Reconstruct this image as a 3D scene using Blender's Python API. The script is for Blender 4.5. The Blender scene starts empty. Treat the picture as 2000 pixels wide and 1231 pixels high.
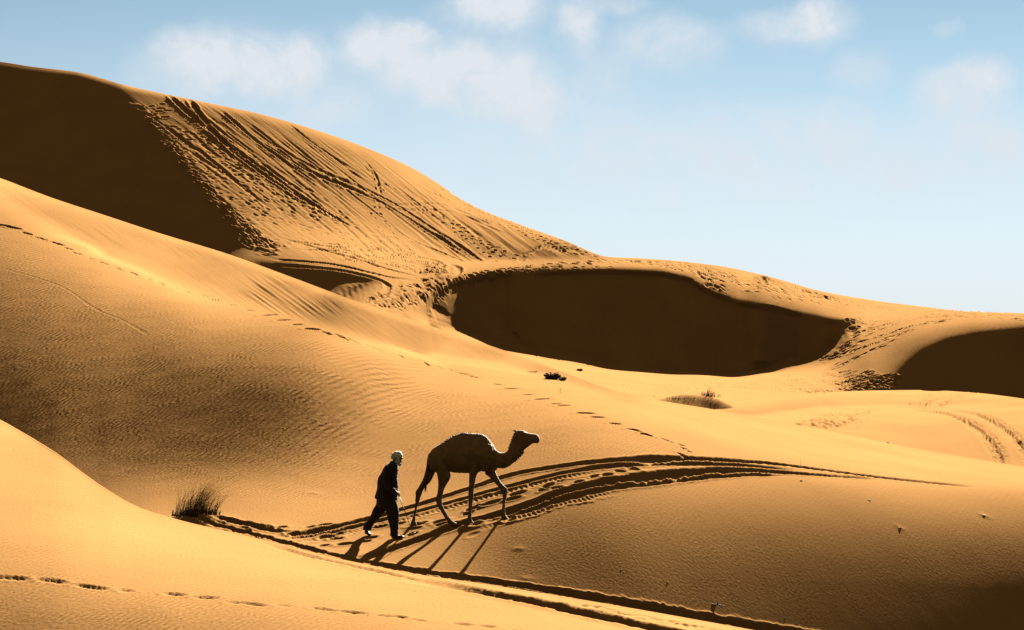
import bpy, bmesh, math, random
import numpy as np
from mathutils import Vector, Matrix

S = bpy.context.scene
C = S.collection
random.seed(7)
RNG = np.random.default_rng(7)
# ------------------------------------------------------------------ camera
F, YH = 4600.0, 640.0                 # focal length in photo pixels, photo row of the true horizon
cam_data = bpy.data.cameras.new('camera')
cam_data.sensor_width = 36.0
cam_data.lens = 36.0*F/2000.0
cam_data.shift_y = (YH-615.5)/2000.0
cam_data.clip_start = 0.1; cam_data.clip_end = 20000.0
cam = bpy.data.objects.new('camera', cam_data); C.objects.link(cam)
cam.location = (0, 0, 0); cam.rotation_euler = (math.radians(90), 0, 0)
S.camera = cam
# ------------------------------------------------------------------ sun
SUN_ELEV = math.radians(25.0)
SUN_AZ = math.radians(17.0)           # to the right of the view direction (+Y)
sun = bpy.data.lights.new('sun', 'SUN'); sun.energy = 5.0; sun.angle = math.radians(0.5); sun.color = (1.0, 0.93, 0.82)
sun_o = bpy.data.objects.new('sun', sun); C.objects.link(sun_o)
sdir = Vector((math.sin(SUN_AZ)*math.cos(SUN_ELEV), math.cos(SUN_AZ)*math.cos(SUN_ELEV), math.sin(SUN_ELEV)))
sun_o.rotation_euler = sdir.to_track_quat('Z', 'Y').to_euler()
sun_o.location = sdir*300
# ------------------------------------------------------------------ sky
world = bpy.data.worlds.new('World'); S.world = world; world.use_nodes = True
def N(nt, typ, **kw):
    n = nt.nodes.new(typ)
    for k, v in kw.items():
        if k == 'inp':
            for kk, vv in v.items(): n.inputs[kk].default_value = vv
        else: setattr(n, k, v)
    return n
def math_node(nt, op, a, b=None, c=None, clamp=False):
    n = nt.nodes.new('ShaderNodeMath'); n.operation = op; n.use_clamp = clamp
    for i, v in enumerate((a, b, c)):
        if v is None: continue
        if isinstance(v, (int, float)): n.inputs[i].default_value = v
        else: nt.links.new(v, n.inputs[i])
    return n.outputs[0]
wt = world.node_tree; wt.nodes.clear()
SKY_STRENGTH = 0.05
BACK_FILL = (.33, .245, .115)  # colour of the warm fill added to the sky behind the camera
SKY_TINT = (.48, .395, .25)
sky = N(wt, 'ShaderNodeTexSky', sky_type='NISHITA'); sky.sun_disc = False
sky.sun_elevation = SUN_ELEV; sky.sun_rotation = SUN_AZ; sky.altitude = 300; sky.air_density = 0.35; sky.dust_density = 0.0; sky.ozone_density = 3.0
geo = N(wt, 'ShaderNodeTexCoord'); sep = N(wt, 'ShaderNodeSeparateXYZ'); wt.links.new(geo.outputs['Generated'], sep.inputs[0])
ymax = math_node(wt, 'MAXIMUM', sep.outputs['Y'], 0.05)
cu = math_node(wt, 'DIVIDE', sep.outputs['X'], ymax); cv = math_node(wt, 'DIVIDE', sep.outputs['Z'], ymax)
comb = N(wt, 'ShaderNodeCombineXYZ'); wt.links.new(cu, comb.inputs[0]); wt.links.new(cv, comb.inputs[1])
warp = N(wt, 'ShaderNodeTexNoise', inp={'Scale': 26.0, 'Detail': 6.0, 'Roughness': .62}); wt.links.new(comb.outputs[0], warp.inputs['Vector'])
wm = N(wt, 'ShaderNodeVectorMath', operation='SUBTRACT'); wt.links.new(warp.outputs['Color'], wm.inputs[0]); wm.inputs[1].default_value = (.5, .5, .5)
ws = N(wt, 'ShaderNodeVectorMath', operation='SCALE'); wt.links.new(wm.outputs[0], ws.inputs[0]); ws.inputs['Scale'].default_value = 0.022
wa = N(wt, 'ShaderNodeVectorMath', operation='ADD'); wt.links.new(comb.outputs[0], wa.inputs[0]); wt.links.new(ws.outputs[0], wa.inputs[1])
CLOUDS = [  # centre and radii in photo pixels, strength: soft cumulus banks
 (340, 95, 55, 45, .5), (400, 120, 60, 60, .62), (520, 125, 90, 62, .6), (600, 95, 55, 42, .5), (560, 150, 70, 40, .45), (330, 150, 90, 60, .25),
 (740, 85, 75, 52, .8), (810, 75, 40, 40, .75), (880, 130, 130, 68, .75), (960, 160, 120, 75, .65), (1040, 180, 80, 70, .5), (650, 200, 90, 50, .28), (1000, 215, 110, 50, .3),
 (960, 10, 110, 40, .6), (1010, 35, 55, 40, .5), (1130, 40, 50, 55, .55), (1215, 0, 60, 30, .35), (1300, 70, 105, 45, .4), (1330, 110, 80, 40, .25), (1520, 45, 95, 38, .35), (1605, 45, 70, 45, .6), (1170, 130, 80, 60, .22),
 (1680, 140, 60, 45, .3), (1850, 175, 75, 42, .45), (1915, 165, 60, 52, .62), (1900, 230, 110, 50, .3), (1980, 270, 60, 40, .35), (1850, 60, 30, 18, .2), (1600, 235, 90, 40, .2),
 (470, 120, 190, 75, .22), (850, 125, 260, 95, .24), (1300, 330, 700, 110, .26), (1700, 300, 500, 90, .24), (1150, 240, 300, 90, .18), (520, 230, 200, 40, .2)]
acc = None
for (x, y, rx, ry, amp) in [(a, b, c*1.12, d*1.1, min(e*1.4, .95)) for a, b, c, d, e in CLOUDS]:
    sb = N(wt, 'ShaderNodeVectorMath', operation='SUBTRACT'); wt.links.new(wa.outputs[0], sb.inputs[0]); sb.inputs[1].default_value = ((x-1000)/F, (YH-y)/F, 0)
    ml = N(wt, 'ShaderNodeVectorMath', operation='MULTIPLY'); wt.links.new(sb.outputs[0], ml.inputs[0]); ml.inputs[1].default_value = (F/rx, F/ry, 0)
    ln = N(wt, 'ShaderNodeVectorMath', operation='LENGTH'); wt.links.new(ml.outputs[0], ln.inputs[0])
    mr = N(wt, 'ShaderNodeMapRange', interpolation_type='SMOOTHSTEP'); wt.links.new(ln.outputs['Value'], mr.inputs['Value'])
    mr.inputs['From Min'].default_value = 0.25; mr.inputs['From Max'].default_value = 1.25; mr.inputs['To Min'].default_value = amp; mr.inputs['To Max'].default_value = 0.0
    if acc is None: acc = mr.outputs[0]
    else:  # screen: 1-(1-a)(1-b)
        acc = math_node(wt, 'SUBTRACT', 1.0, math_node(wt, 'MULTIPLY', math_node(wt, 'SUBTRACT', 1.0, acc), math_node(wt, 'SUBTRACT', 1.0, mr.outputs[0])))
cn = N(wt, 'ShaderNodeTexNoise', inp={'Scale': 34.0, 'Detail': 8.0, 'Roughness': .6}); wt.links.new(comb.outputs[0], cn.inputs['Vector'])
cn2 = N(wt, 'ShaderNodeMapRange', inp={'From Min': .3, 'From Max': .7, 'To Min': .78, 'To Max': 1.45}); wt.links.new(cn.outputs['Fac'], cn2.inputs['Value'])
cn3 = N(wt, 'ShaderNodeTexNoise', inp={'Scale': 70.0, 'Detail': 10.0, 'Roughness': .65, 'Distortion': .6}); wt.links.new(wa.outputs[0], cn3.inputs['Vector'])
wisp = math_node(wt, 'MULTIPLY_ADD', cn3.outputs['Fac'], 1.7, -.93)
cloud = math_node(wt, 'MULTIPLY', acc, cn2.outputs[0])
cloud = math_node(wt, 'ADD', cloud, math_node(wt, 'MULTIPLY', wisp, math_node(wt, 'MULTIPLY', acc, 1.1)), clamp=True)
front = N(wt, 'ShaderNodeMapRange', inp={'From Min': .1, 'From Max': .4}); wt.links.new(sep.outputs['Y'], front.inputs['Value'])
cloud = math_node(wt, 'MULTIPLY', cloud, front.outputs[0])
# sky light shaped by direction: bright towards the sun, dimmed behind to deepen shade
dotn = N(wt, 'ShaderNodeVectorMath', operation='DOT_PRODUCT'); wt.links.new(geo.outputs['Generated'], dotn.inputs[0]); dotn.inputs[1].default_value = (math.sin(SUN_AZ)*.97, math.cos(SUN_AZ)*.97, .25)
sun_side_gain = N(wt, 'ShaderNodeMapRange', interpolation_type='SMOOTHSTEP', inp={'From Min': .35, 'From Max': .95, 'To Min': .13, 'To Max': .76}); wt.links.new(dotn.outputs['Value'], sun_side_gain.inputs['Value'])
tint = N(wt, 'ShaderNodeVectorMath', operation='MULTIPLY'); wt.links.new(sky.outputs[0], tint.inputs[0]); tint.inputs[1].default_value = SKY_TINT
sky_s = N(wt, 'ShaderNodeVectorMath', operation='SCALE'); wt.links.new(tint.outputs[0], sky_s.inputs[0]); wt.links.new(sun_side_gain.outputs[0], sky_s.inputs['Scale'])
# added warm fill from the sky away from the sun to lift the shade
dust = N(wt, 'ShaderNodeMapRange', interpolation_type='SMOOTHSTEP', inp={'From Min': .35, 'From Max': .85, 'To Min': 1.0, 'To Max': 0.0}); wt.links.new(dotn.outputs['Value'], dust.inputs['Value'])
back_fill_c = N(wt, 'ShaderNodeVectorMath', operation='SCALE'); back_fill_c.inputs[0].default_value = BACK_FILL; wt.links.new(dust.outputs[0], back_fill_c.inputs['Scale'])
sky_gain = N(wt, 'ShaderNodeVectorMath', operation='ADD'); wt.links.new(sky_s.outputs[0], sky_gain.inputs[0]); wt.links.new(back_fill_c.outputs[0], sky_gain.inputs[1])
CLOUD_RGB = (1.34, 1.43, 1.53)
# pale dusty band low over the horizon, brightest under the sun
el = N(wt, 'ShaderNodeMapRange', interpolation_type='SMOOTHSTEP', inp={'From Min': -.03, 'From Max': .16, 'To Min': .95, 'To Max': .0}); wt.links.new(cv, el.inputs['Value'])
hz = math_node(wt, 'MULTIPLY', el.outputs[0], front.outputs[0])
hmix = N(wt, 'ShaderNodeMixRGB'); wt.links.new(hz, hmix.inputs[0]); wt.links.new(sky_gain.outputs[0], hmix.inputs[1]); hmix.inputs[2].default_value = (1.25, 1.29, 1.43, 1)
mix = N(wt, 'ShaderNodeMixRGB'); wt.links.new(cloud, mix.inputs[0]); wt.links.new(hmix.outputs[0], mix.inputs[1]); mix.inputs[2].default_value = (*CLOUD_RGB, 1)
bg = N(wt, 'ShaderNodeBackground'); bg.inputs['Strength'].default_value = SKY_STRENGTH; wt.links.new(mix.outputs[0], bg.inputs['Color'])
wo = N(wt, 'ShaderNodeOutputWorld'); wt.links.new(bg.outputs[0], wo.inputs['Surface'])
# ------------------------------------------------------------------ exposure
S.view_settings.view_transform = 'Standard'; S.view_settings.look = 'None'
S.view_settings.exposure = 3.48; S.view_settings.gamma = 1.0; S.view_settings.use_curve_mapping = False
S.cycles.diffuse_bounces = 0
# ------------------------------------------------------------------ terrain shapes
# Every dune is a heightfield sheet. Its ground relief is solved from slopes: the sheet leans so that a
# sun at SUN_ELEV / SUN_AZ meets it at the angle wanted in each place (a steep slip face turns its back to
# the sun, a crest lies open to it). G below is only a wish for "how squarely does the sun meet the sand".
VERB = "VB" in globals()
SV = np.array([math.sin(SUN_AZ)*math.cos(SUN_ELEV), math.cos(SUN_AZ)*math.cos(SUN_ELEV), math.sin(SUN_ELEV)])

def lin(px, pts):
    p = np.array(pts, float)
    return np.interp(px, p[:, 0], p[:, 1])

def pchip(x, xs, ys):
    xs = np.asarray(xs, float); ys = np.asarray(ys, float)
    h = np.diff(xs); d = np.diff(ys)/h
    m = np.zeros_like(ys)
    for i in range(1, len(xs)-1):
        if d[i-1]*d[i] > 0:
            w1 = 2*h[i]+h[i-1]; w2 = h[i]+2*h[i-1]
            m[i] = (w1+w2)/(w1/d[i-1]+w2/d[i])
    m[0] = d[0]; m[-1] = d[-1]
    x = np.clip(x, xs[0]-400, xs[-1]+400)
    i = np.clip(np.searchsorted(xs, x)-1, 0, len(xs)-2)
    t = (x-xs[i])/h[i]
    out = ((2*t**3-3*t**2+1)*ys[i]+(t**3-2*t**2+t)*h[i]*m[i]+(-2*t**3+3*t**2)*ys[i+1]+(t**3-t**2)*h[i]*m[i+1])
    out = np.where(x < xs[0], ys[0]+m[0]*(x-xs[0]), out)
    return np.where(x > xs[-1], ys[-1]+m[-1]*(x-xs[-1]), out)

def smooth1(a, s, axis):
    if s <= 0: return a
    r = int(math.ceil(3*s)); k = np.exp(-0.5*(np.arange(-r, r+1)/s)**2); k /= k.sum()
    pad = [(0, 0), (0, 0)]; pad[axis] = (r, r)
    b = np.pad(a, pad, mode='edge'); out = np.zeros_like(a)
    n = a.shape[axis]
    for i, w in enumerate(k):
        sl = [slice(None)]*2; sl[axis] = slice(i, i+n)
        out += w*b[tuple(sl)]
    return out

def g2b(G):
    """wish 0..255 -> cosine between sand normal and sun"""
    c = np.clip(G, 0, 255)/255.0
    l = np.where(c < .04045, c/12.92, ((c+.055)/1.055)**2.4)
    l = np.minimum(l, .62)
    return np.where(G < 66, (G-66)*0.0030+0.0253, (l-.02)*0.72)*1.0

def poly_sd(px, py, poly):
    """signed distance (positive inside) to a polygon, in photo pixels"""
    P = np.array(poly, float); n = len(P)
    d = np.full(px.shape, 1e9); ins = np.zeros(px.shape, bool)
    for i in range(n):
        a = P[i]; b = P[(i+1) % n]; e = b-a
        wx = px-a[0]; wy = py-a[1]
        t = np.clip((wx*e[0]+wy*e[1])/(e@e+1e-9), 0, 1)
        d = np.minimum(d, np.hypot(wx-t*e[0], wy-t*e[1]))
        c = ((a[1] > py) != (b[1] > py))
        with np.errstate(divide='ignore', invalid='ignore'):
            ins ^= c & (px < (b[0]-a[0])*(py-a[1])/(b[1]-a[1]+1e-12)+a[0])
    return np.where(ins, d, -d)

def wish_columns(px, py, cols, sharp=()):
    """cols: {px: [(py, G), ...]} with the same number of rows in each -> G field"""
    xs = sorted(cols); n = len(cols[xs[0]])
    for x in xs: assert len(cols[x]) == n, x
    u = px[:, 0]
    Y = np.array([np.interp(u, xs, [cols[x][k][0] for x in xs]) for k in range(n)])
    G = np.array([np.interp(u, xs, [cols[x][k][1] for x in xs]) for k in range(n)])
    out = np.zeros_like(px)
    for i in range(px.shape[0]):
        out[i] = np.interp(py[i], Y[:, i], G[:, i])
    return out

class Sheet:
    def __init__(s, name, x0, x1, bottom, top, nu, nt, wish, bdist, anchors=(), wb=1.0, wsu=.02, wst=.02, wmono=.01, polys=(), wbot=.4, iters=9):
        s.name, s.x0, s.x1, s.bottom, s.top, s.nu, s.nt = name, x0, x1, bottom, top, nu, nt
        s.q = None
        for lev, ks in ((8, 30), (8, 6), (8, 2), (4, 2), (4, 1), (2, 1), (1, 1)):                      # coarse to fine, stiff to supple
            s.level(max(nu//lev, 8), max(nt//lev, 8), wish, bdist, anchors, wb, wsu*ks, wst*ks, wmono, polys, wbot, iters)
        s.nu, s.nt = s.q.shape
        q = np.maximum.accumulate(s.q, axis=1)                     # no overhangs
        q = smooth1(smooth1(q, .7, 0), .6, 1)
        for poly, val, soft, wt in polys:                          # even slip faces
            m = np.clip(poly_sd(s.px, s.py, poly)/16-.5, 0, 1)
            q = q*(1-m)+smooth1(q, 3, 0)*m
        s.q = q+np.linspace(0, .002, s.nt)[None]

    def level(s, nu, nt, wish, bdist, anchors, wb, wsu, wst, wmono, polys, wbot, iters):
        x0, x1 = s.x0, s.x1
        u = np.linspace(x0, x1, nu); t = np.linspace(0, 1, nt)
        B = pchip(u, *zip(*s.bottom)); T = pchip(u, *zip(*s.top))
        px = np.repeat(u[:, None], nt, 1); py = B[:, None]+(T-B)[:, None]*t[None]
        b = g2b(wish(px, py)); W = np.ones_like(b)
        for poly, val, soft, wt in polys:
            sd = poly_sd(px, py, poly); m = np.clip(sd/soft+.5, 0, 1)
            b = b*(1-m)+val*m; W = W*(1-m)+wt*m
        s.b_t = b
        cx = (px-1000)/F; cz = (YH-py)/F
        Yb = lin(u, bdist); zb = cz[:, 0]*Yb
        if s.q is None:
            q = np.log(np.clip((.3*Yb[:, None]-zb[:, None])/(.3-cz), Yb[:, None], Yb[:, None]*3))
        else:
            ia, it_ = np.meshgrid(np.linspace(0, s.q.shape[0]-1, nu), np.linspace(0, s.q.shape[1]-1, nt), indexing='ij')
            q = bicubic(s.q, ia, it_)
        AW = np.zeros_like(q); AQ = np.zeros_like(q)
        du = (x1-x0)/(nu-1); dpy = np.abs(T-B)[:, None]/(nt-1)+0*px
        scale = math.sqrt(110*80/(nu*nt))             # keep the balance of terms the same on every grid
        wb = wb*scale
        AW[:, 0] = wbot*math.sqrt(100/nu); AQ[:, 0] = np.log(Yb)
        for ax, ay, ad, aw in anchors:
            i = int(np.abs(u-ax).argmin()); j = int(np.clip(round((ay-B[i])/(T[i]-B[i])*(nt-1)), 0, nt-1))
            AW[i, j] = aw; AQ[i, j] = math.log(ad)
        def bval(q00, q10, q01):
            Y0 = np.exp(q00); Y1 = np.exp(q10); Y2 = np.exp(q01)
            ax = cx[1:, :-1]*Y1-cx[:-1, :-1]*Y0; ay = Y1-Y0; az = cz[1:, :-1]*Y1-cz[:-1, :-1]*Y0
            bx = cx[:-1, 1:]*Y2-cx[:-1, :-1]*Y0; by = Y2-Y0; bz = cz[:-1, 1:]*Y2-cz[:-1, :-1]*Y0
            nx = ay*bz-az*by; ny = az*bx-ax*bz; nz = ax*by-ay*bx
            L = np.sqrt(nx*nx+ny*ny+nz*nz)+1e-12
            return (nx*SV[0]+ny*SV[1]+nz*SV[2])/L
        bt = b[:-1, :-1]; Wb = wb*W[:-1, :-1]
        su = scale*wsu*(20.0/du)**2*np.ones((nu-2, nt)); st = scale*wst*(6.0/dpy[:, 1:-1])**2
        sm = scale*wmono*(6.0/dpy[:, 1:])
        stiff = np.zeros_like(q)                     # slip faces are even: stiff sideways, free of fine wishes
        for poly, val, soft, wt in polys: stiff = np.maximum(stiff, np.clip(poly_sd(px, py, poly)/20-.3, 0, 1))
        su = su*(1+5*stiff[1:-1]); st = st*(1+2*stiff[:, 1:-1]); Wb = Wb*(1-.6*stiff[:-1, :-1])
        lam = 1e-2; PEN = 300.0
        def lin_apply(v):
            return (v[2:]-2*v[1:-1]+v[:-2])*su, (v[:, 2:]-2*v[:, 1:-1]+v[:, :-2])*st, (v[:, 1:]-v[:, :-1])*sm, v*AW
        def lin_T(a, c, d, e):
            o = e*AW
            a = a*su; o[2:] += a; o[1:-1] -= 2*a; o[:-2] += a
            c = c*st; o[:, 2:] += c; o[:, 1:-1] -= 2*c; o[:, :-2] += c
            d = d*sm; o[:, 1:] += d; o[:, :-1] -= d
            return o
        def cost(q):
            r = (bval(q[:-1, :-1], q[1:, :-1], q[:-1, 1:])-bt)*Wb
            A = lin_apply(q); d = q[:, 1:]-q[:, :-1]
            return (r**2).sum()+(A[0]**2).sum()+(A[1]**2).sum()+(A[2]**2).sum()+((A[3]-AQ*AW)**2).sum()+PEN*(np.minimum(d, 0)**2).sum()
        c0 = cost(q); h = 1e-6
        for it in range(iters):
            q00, q10, q01 = q[:-1, :-1], q[1:, :-1], q[:-1, 1:]
            b0 = bval(q00, q10, q01)
            J0 = (bval(q00+h, q10, q01)-b0)/h*Wb; J1 = (bval(q00, q10+h, q01)-b0)/h*Wb; J2 = (bval(q00, q10, q01+h)-b0)/h*Wb
            r = (b0-bt)*Wb
            A = lin_apply(q)
            def JT(v):
                o = np.zeros_like(q); o[:-1, :-1] += J0*v; o[1:, :-1] += J1*v; o[:-1, 1:] += J2*v; return o
            neg = ((q[:, 1:]-q[:, :-1]) < 0)*PEN
            dneg = neg*(q[:, 1:]-q[:, :-1])
            g = JT(r)+lin_T(A[0], A[1], A[2], A[3]-AQ*AW)
            g[:, 1:] += dneg; g[:, :-1] -= dneg
            diag = np.zeros_like(q); diag[:-1, :-1] += J0**2; diag[1:, :-1] += J1**2; diag[:-1, 1:] += J2**2
            diag[1:-1] += 4*su**2; diag[2:] += su**2; diag[:-2] += su**2
            diag[:, 1:-1] += 4*st**2; diag[:, 2:] += st**2; diag[:, :-2] += st**2; diag += AW**2+1e-9
            for tries in range(8):
                def Aop(v):
                    x = JT(J0*v[:-1, :-1]+J1*v[1:, :-1]+J2*v[:-1, 1:])+lin_T(*lin_apply(v))+lam*diag*v
                    dv = neg*(v[:, 1:]-v[:, :-1]); x[:, 1:] += dv; x[:, :-1] -= dv
                    return x
                x = np.zeros_like(q); rr = -g; z = rr/diag; p = z.copy(); rz = (rr*z).sum(); r0 = rz
                for k in range(300):
                    Ap = Aop(p); al = rz/((p*Ap).sum()+1e-30); x += al*p; rr = rr-al*Ap
                    z = rr/diag; rn = (rr*z).sum()
                    if rn < 1e-5*r0: break
                    p = z+(rn/rz)*p; rz = rn
                ok = False
                for fr in (1.0, .4, .15):
                    qn = q+fr*x; cn = cost(qn)
                    if cn < c0: ok = True; break
                if ok:
                    q = qn; lam = max(lam*(.3 if fr == 1 else 2), 1e-6); break
                lam *= 8
            else:
                break
            if VERB: print('   ', s.name, nu, nt, it, round(cn, 3), 'lam', lam, 'cg', k)
            if abs(c0-cn) < 3e-4*c0: c0 = cn; break
            c0 = cn
        s.cost = c0; s.q = q; s.u = u; s.t = t; s.px = px; s.py = py
        s.b = bval(q[:-1, :-1], q[1:, :-1], q[:-1, 1:])

    # ground position under a photo pixel
    def dist(s, px, py):
        px = np.asarray(px, float); py = np.asarray(py, float)
        B = pchip(px, *zip(*s.bottom)); T = pchip(px, *zip(*s.top))
        t = np.clip((py-B)/(T-B), 0, 1)*(s.nt-1); a = np.clip((px-s.x0)/(s.x1-s.x0), 0, 1)*(s.nu-1)
        return np.exp(bicubic(s.q, a, t))
    def at(s, px, py):
        Y = s.dist(px, py)
        return np.stack([(np.asarray(px)-1000)/F*Y, Y, (YH-np.asarray(py))/F*Y], -1)

def bicubic(q, a, t):
    """uniform cubic interpolation (Catmull-Rom), a,t in index units"""
    a = np.asarray(a, float); t = np.asarray(t, float)
    i = np.clip(np.floor(a).astype(int), 0, q.shape[0]-2); j = np.clip(np.floor(t).astype(int), 0, q.shape[1]-2)
    fa = a-i; ft = t-j
    def w(f): return (-.5*f+f*f-.5*f**3, 1-2.5*f*f+1.5*f**3, .5*f+2*f*f-1.5*f**3, -.5*f*f+.5*f**3)
    wa, wt = w(fa), w(ft); out = 0
    for m in range(4):
        ii = np.clip(i+m-1, 0, q.shape[0]-1)
        for n in range(4):
            jj = np.clip(j+n-1, 0, q.shape[1]-1)
            out = out+wa[m]*wt[n]*q[ii, jj]
    return out

# --- outlines, in photo pixels ------------------------------------------------
EDGE1 = [(-300, 690), (0, 820), (100, 878), (200, 950), (270, 990), (340, 1013), (500, 1051), (650, 1089), (800, 1119), (900, 1134), (1000, 1149), (1100, 1165), (1200, 1182), (1300, 1200), (1400, 1218), (1480, 1232), (1700, 1270), (2300, 1345)]
RIDGE = [(-300, 250), (0, 348), (100, 386), (200, 419), (300, 452), (450, 498), (560, 538), (700, 590), (850, 640), (1000, 690), (1100, 727), (1160, 750), (1225, 770), (1400, 801), (1600, 838), (1800, 878), (2000, 912), (2300, 955)]
HILL = [(-300, 100), (0, 121), (60, 130), (150, 141), (250, 168), (400, 200), (500, 221), (600, 249), (700, 283), (800, 326), (850, 355), (900, 389), (950, 414), (1000, 433), (1100, 469), (1190, 502), (1250, 505), (1300, 508), (1400, 519), (1500, 540), (1600, 568), (1700, 586), (1800, 599), (1900, 609), (2000, 612), (2300, 625)]
MOUND = [(1330, 815), (1396, 800), (1450, 789), (1500, 781), (1600, 768), (1700, 763), (1800, 762), (1900, 767), (2000, 779), (2300, 830)]

def lift_low(G, x):
    """the windward slope is never quite edge-on to the sun"""
    return G+24*np.exp(-((G-66)/26)**2)*np.clip((850-x)/250, 0, 1)*np.clip((x-40)/240, 0, 1)-4*np.exp(-((G-60)/18)**2)*np.clip((230-x)/150, 0, 1)
def off(c, d): return [(x, y+d) for x, y in c]

L1 = Sheet('foreground', -300, 2300, [(-300, 1330), (2300, 1480)], EDGE1, 110, 50,
  lambda px, py: wish_columns(px, py, {
    -300: [(690, 206), (800, 202), (900, 198), (1000, 188), (1100, 168), (1231, 110), (1400, 95)],
    0:    [(820, 206), (860, 202), (930, 199), (1030, 190), (1120, 168), (1231, 112), (1400, 95)],
    300:  [(1003, 208), (1030, 206), (1060, 204), (1110, 198), (1165, 184), (1231, 145), (1400, 110)],
    600:  [(1078, 208), (1100, 207), (1130, 206), (1160, 202), (1190, 192), (1231, 170), (1400, 120)],
    900:  [(1134, 208), (1148, 208), (1165, 207), (1180, 206), (1200, 203), (1231, 194), (1400, 130)],
    1300: [(1200, 208), (1220, 208), (1240, 208), (1260, 207), (1300, 200), (1350, 185), (1450, 130)],
    2300: [(1345, 208), (1355, 208), (1366, 207), (1380, 206), (1400, 200), (1430, 190), (1480, 140)]}),
  [(-300, 30), (0, 29), (1000, 28), (2300, 27)], anchors=[(0, 822, 53, .5), (340, 1016, 43.5, .5), (700, 1103, 40.5, .5), (1000, 1152, 38.5, .5), (1300, 1203, 35.5, .5)], wbot=1)

L2 = Sheet('camel dune', -300, 2300, off(EDGE1, 26), RIDGE, 200, 120,
  lambda px, py: lift_low(wish_columns(px, py, {
    -300: [(250, 206), (270, 205), (285, 190), (300, 196), (340, 172), (390, 150), (440, 128), (500, 102), (570, 80), (620, 66), (670, 60), (700, 58), (720, 58), (760, 60)],
    0:    [(348, 206), (360, 205), (376, 196), (395, 198), (430, 172), (470, 156), (520, 130), (570, 106), (620, 86), (665, 71), (720, 62), (780, 57), (830, 56), (880, 58)],
    100:  [(386, 208), (405, 190), (425, 176), (446, 204), (480, 176), (520, 152), (580, 122), (650, 93), (700, 75), (745, 66), (790, 60), (840, 60), (870, 64), (910, 74)],
    200:  [(419, 208), (438, 178), (470, 168), (502, 205), (530, 182), (580, 150), (640, 115), (690, 92), (740, 74), (790, 65), (840, 62), (880, 70), (930, 92), (980, 120)],
    300:  [(452, 206), (472, 168), (508, 170), (544, 205), (575, 180), (620, 148), (665, 121), (710, 94), (755, 75), (800, 68), (845, 67), (890, 83), (950, 135), (1020, 172)],
    400:  [(483, 206), (500, 160), (550, 164), (588, 204), (620, 178), (660, 150), (700, 127), (745, 103), (785, 84), (825, 73), (860, 72), (895, 88), (950, 140), (1050, 176)],
    550:  [(534, 206), (552, 160), (596, 160), (619, 203), (650, 180), (690, 158), (730, 138), (775, 114), (815, 95), (850, 85), (880, 92), (915, 118), (970, 160), (1070, 182)],
    700:  [(590, 206), (608, 162), (648, 168), (668, 204), (700, 183), (740, 163), (780, 142), (820, 122), (855, 108), (885, 110), (915, 128), (950, 150), (1000, 170), (1110, 182)],
    850:  [(640, 206), (656, 166), (690, 176), (706, 206), (740, 186), (775, 168), (810, 155), (850, 142), (890, 138), (925, 147), (960, 158), (1000, 165), (1060, 155), (1140, 150)],
    1000: [(690, 206), (700, 172), (714, 182), (721, 206), (745, 198), (785, 180), (820, 168), (860, 160), (900, 156), (940, 154), (975, 148), (1015, 134), (1080, 105), (1176, 98)],
    1130: [(738, 206), (744, 180), (750, 184), (757, 206), (785, 200), (825, 182), (865, 167), (905, 158), (945, 150), (980, 138), (1015, 118), (1060, 98), (1120, 82), (1196, 82)],
    1300: [(785, 207), (795, 206), (810, 206), (825, 205), (850, 196), (875, 180), (905, 168), (940, 160), (970, 145), (1005, 126), (1040, 108), (1090, 90), (1150, 76), (1226, 74)],
    1450: [(810, 207), (820, 207), (835, 206), (850, 206), (875, 200), (900, 188), (930, 172), (955, 156), (980, 142), (1010, 124), (1045, 106), (1090, 86), (1140, 70), (1254, 60)],
    1600: [(838, 207), (850, 207), (865, 207), (880, 206), (905, 201), (930, 190), (952, 166), (980, 146), (1010, 126), (1040, 107), (1072, 92), (1105, 76), (1140, 64), (1280, 56)],
    1800: [(878, 207), (888, 207), (903, 207), (918, 206), (935, 201), (948, 188), (965, 170), (990, 150), (1018, 128), (1045, 107), (1075, 88), (1108, 70), (1145, 60), (1310, 52)],
    2000: [(912, 206), (920, 206), (930, 204), (940, 202), (952, 194), (965, 176), (982, 160), (1003, 143), (1030, 120), (1060, 96), (1090, 76), (1120, 62), (1160, 55), (1335, 50)],
    2300: [(955, 206), (960, 206), (965, 204), (970, 202), (975, 194), (985, 176), (998, 160), (1015, 143), (1038, 120), (1065, 96), (1095, 76), (1122, 62), (1160, 55), (1371, 50)]}), px),
  [(-300, 66), (0, 60), (340, 48.5), (700, 46), (1000, 45.3), (1300, 46), (1600, 47.5), (2000, 50), (2300, 52)],
  anchors=[(802, 1025, 48.0, .7), (885, 1026, 47.7, .7), (920, 1018, 47.75, .7), (985, 1013, 47.85, .7), (770, 1050, 47.3, .5), (715, 1045, 47.6, .5)], wbot=1.6, wsu=.12, wst=.03, iters=12)

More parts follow.
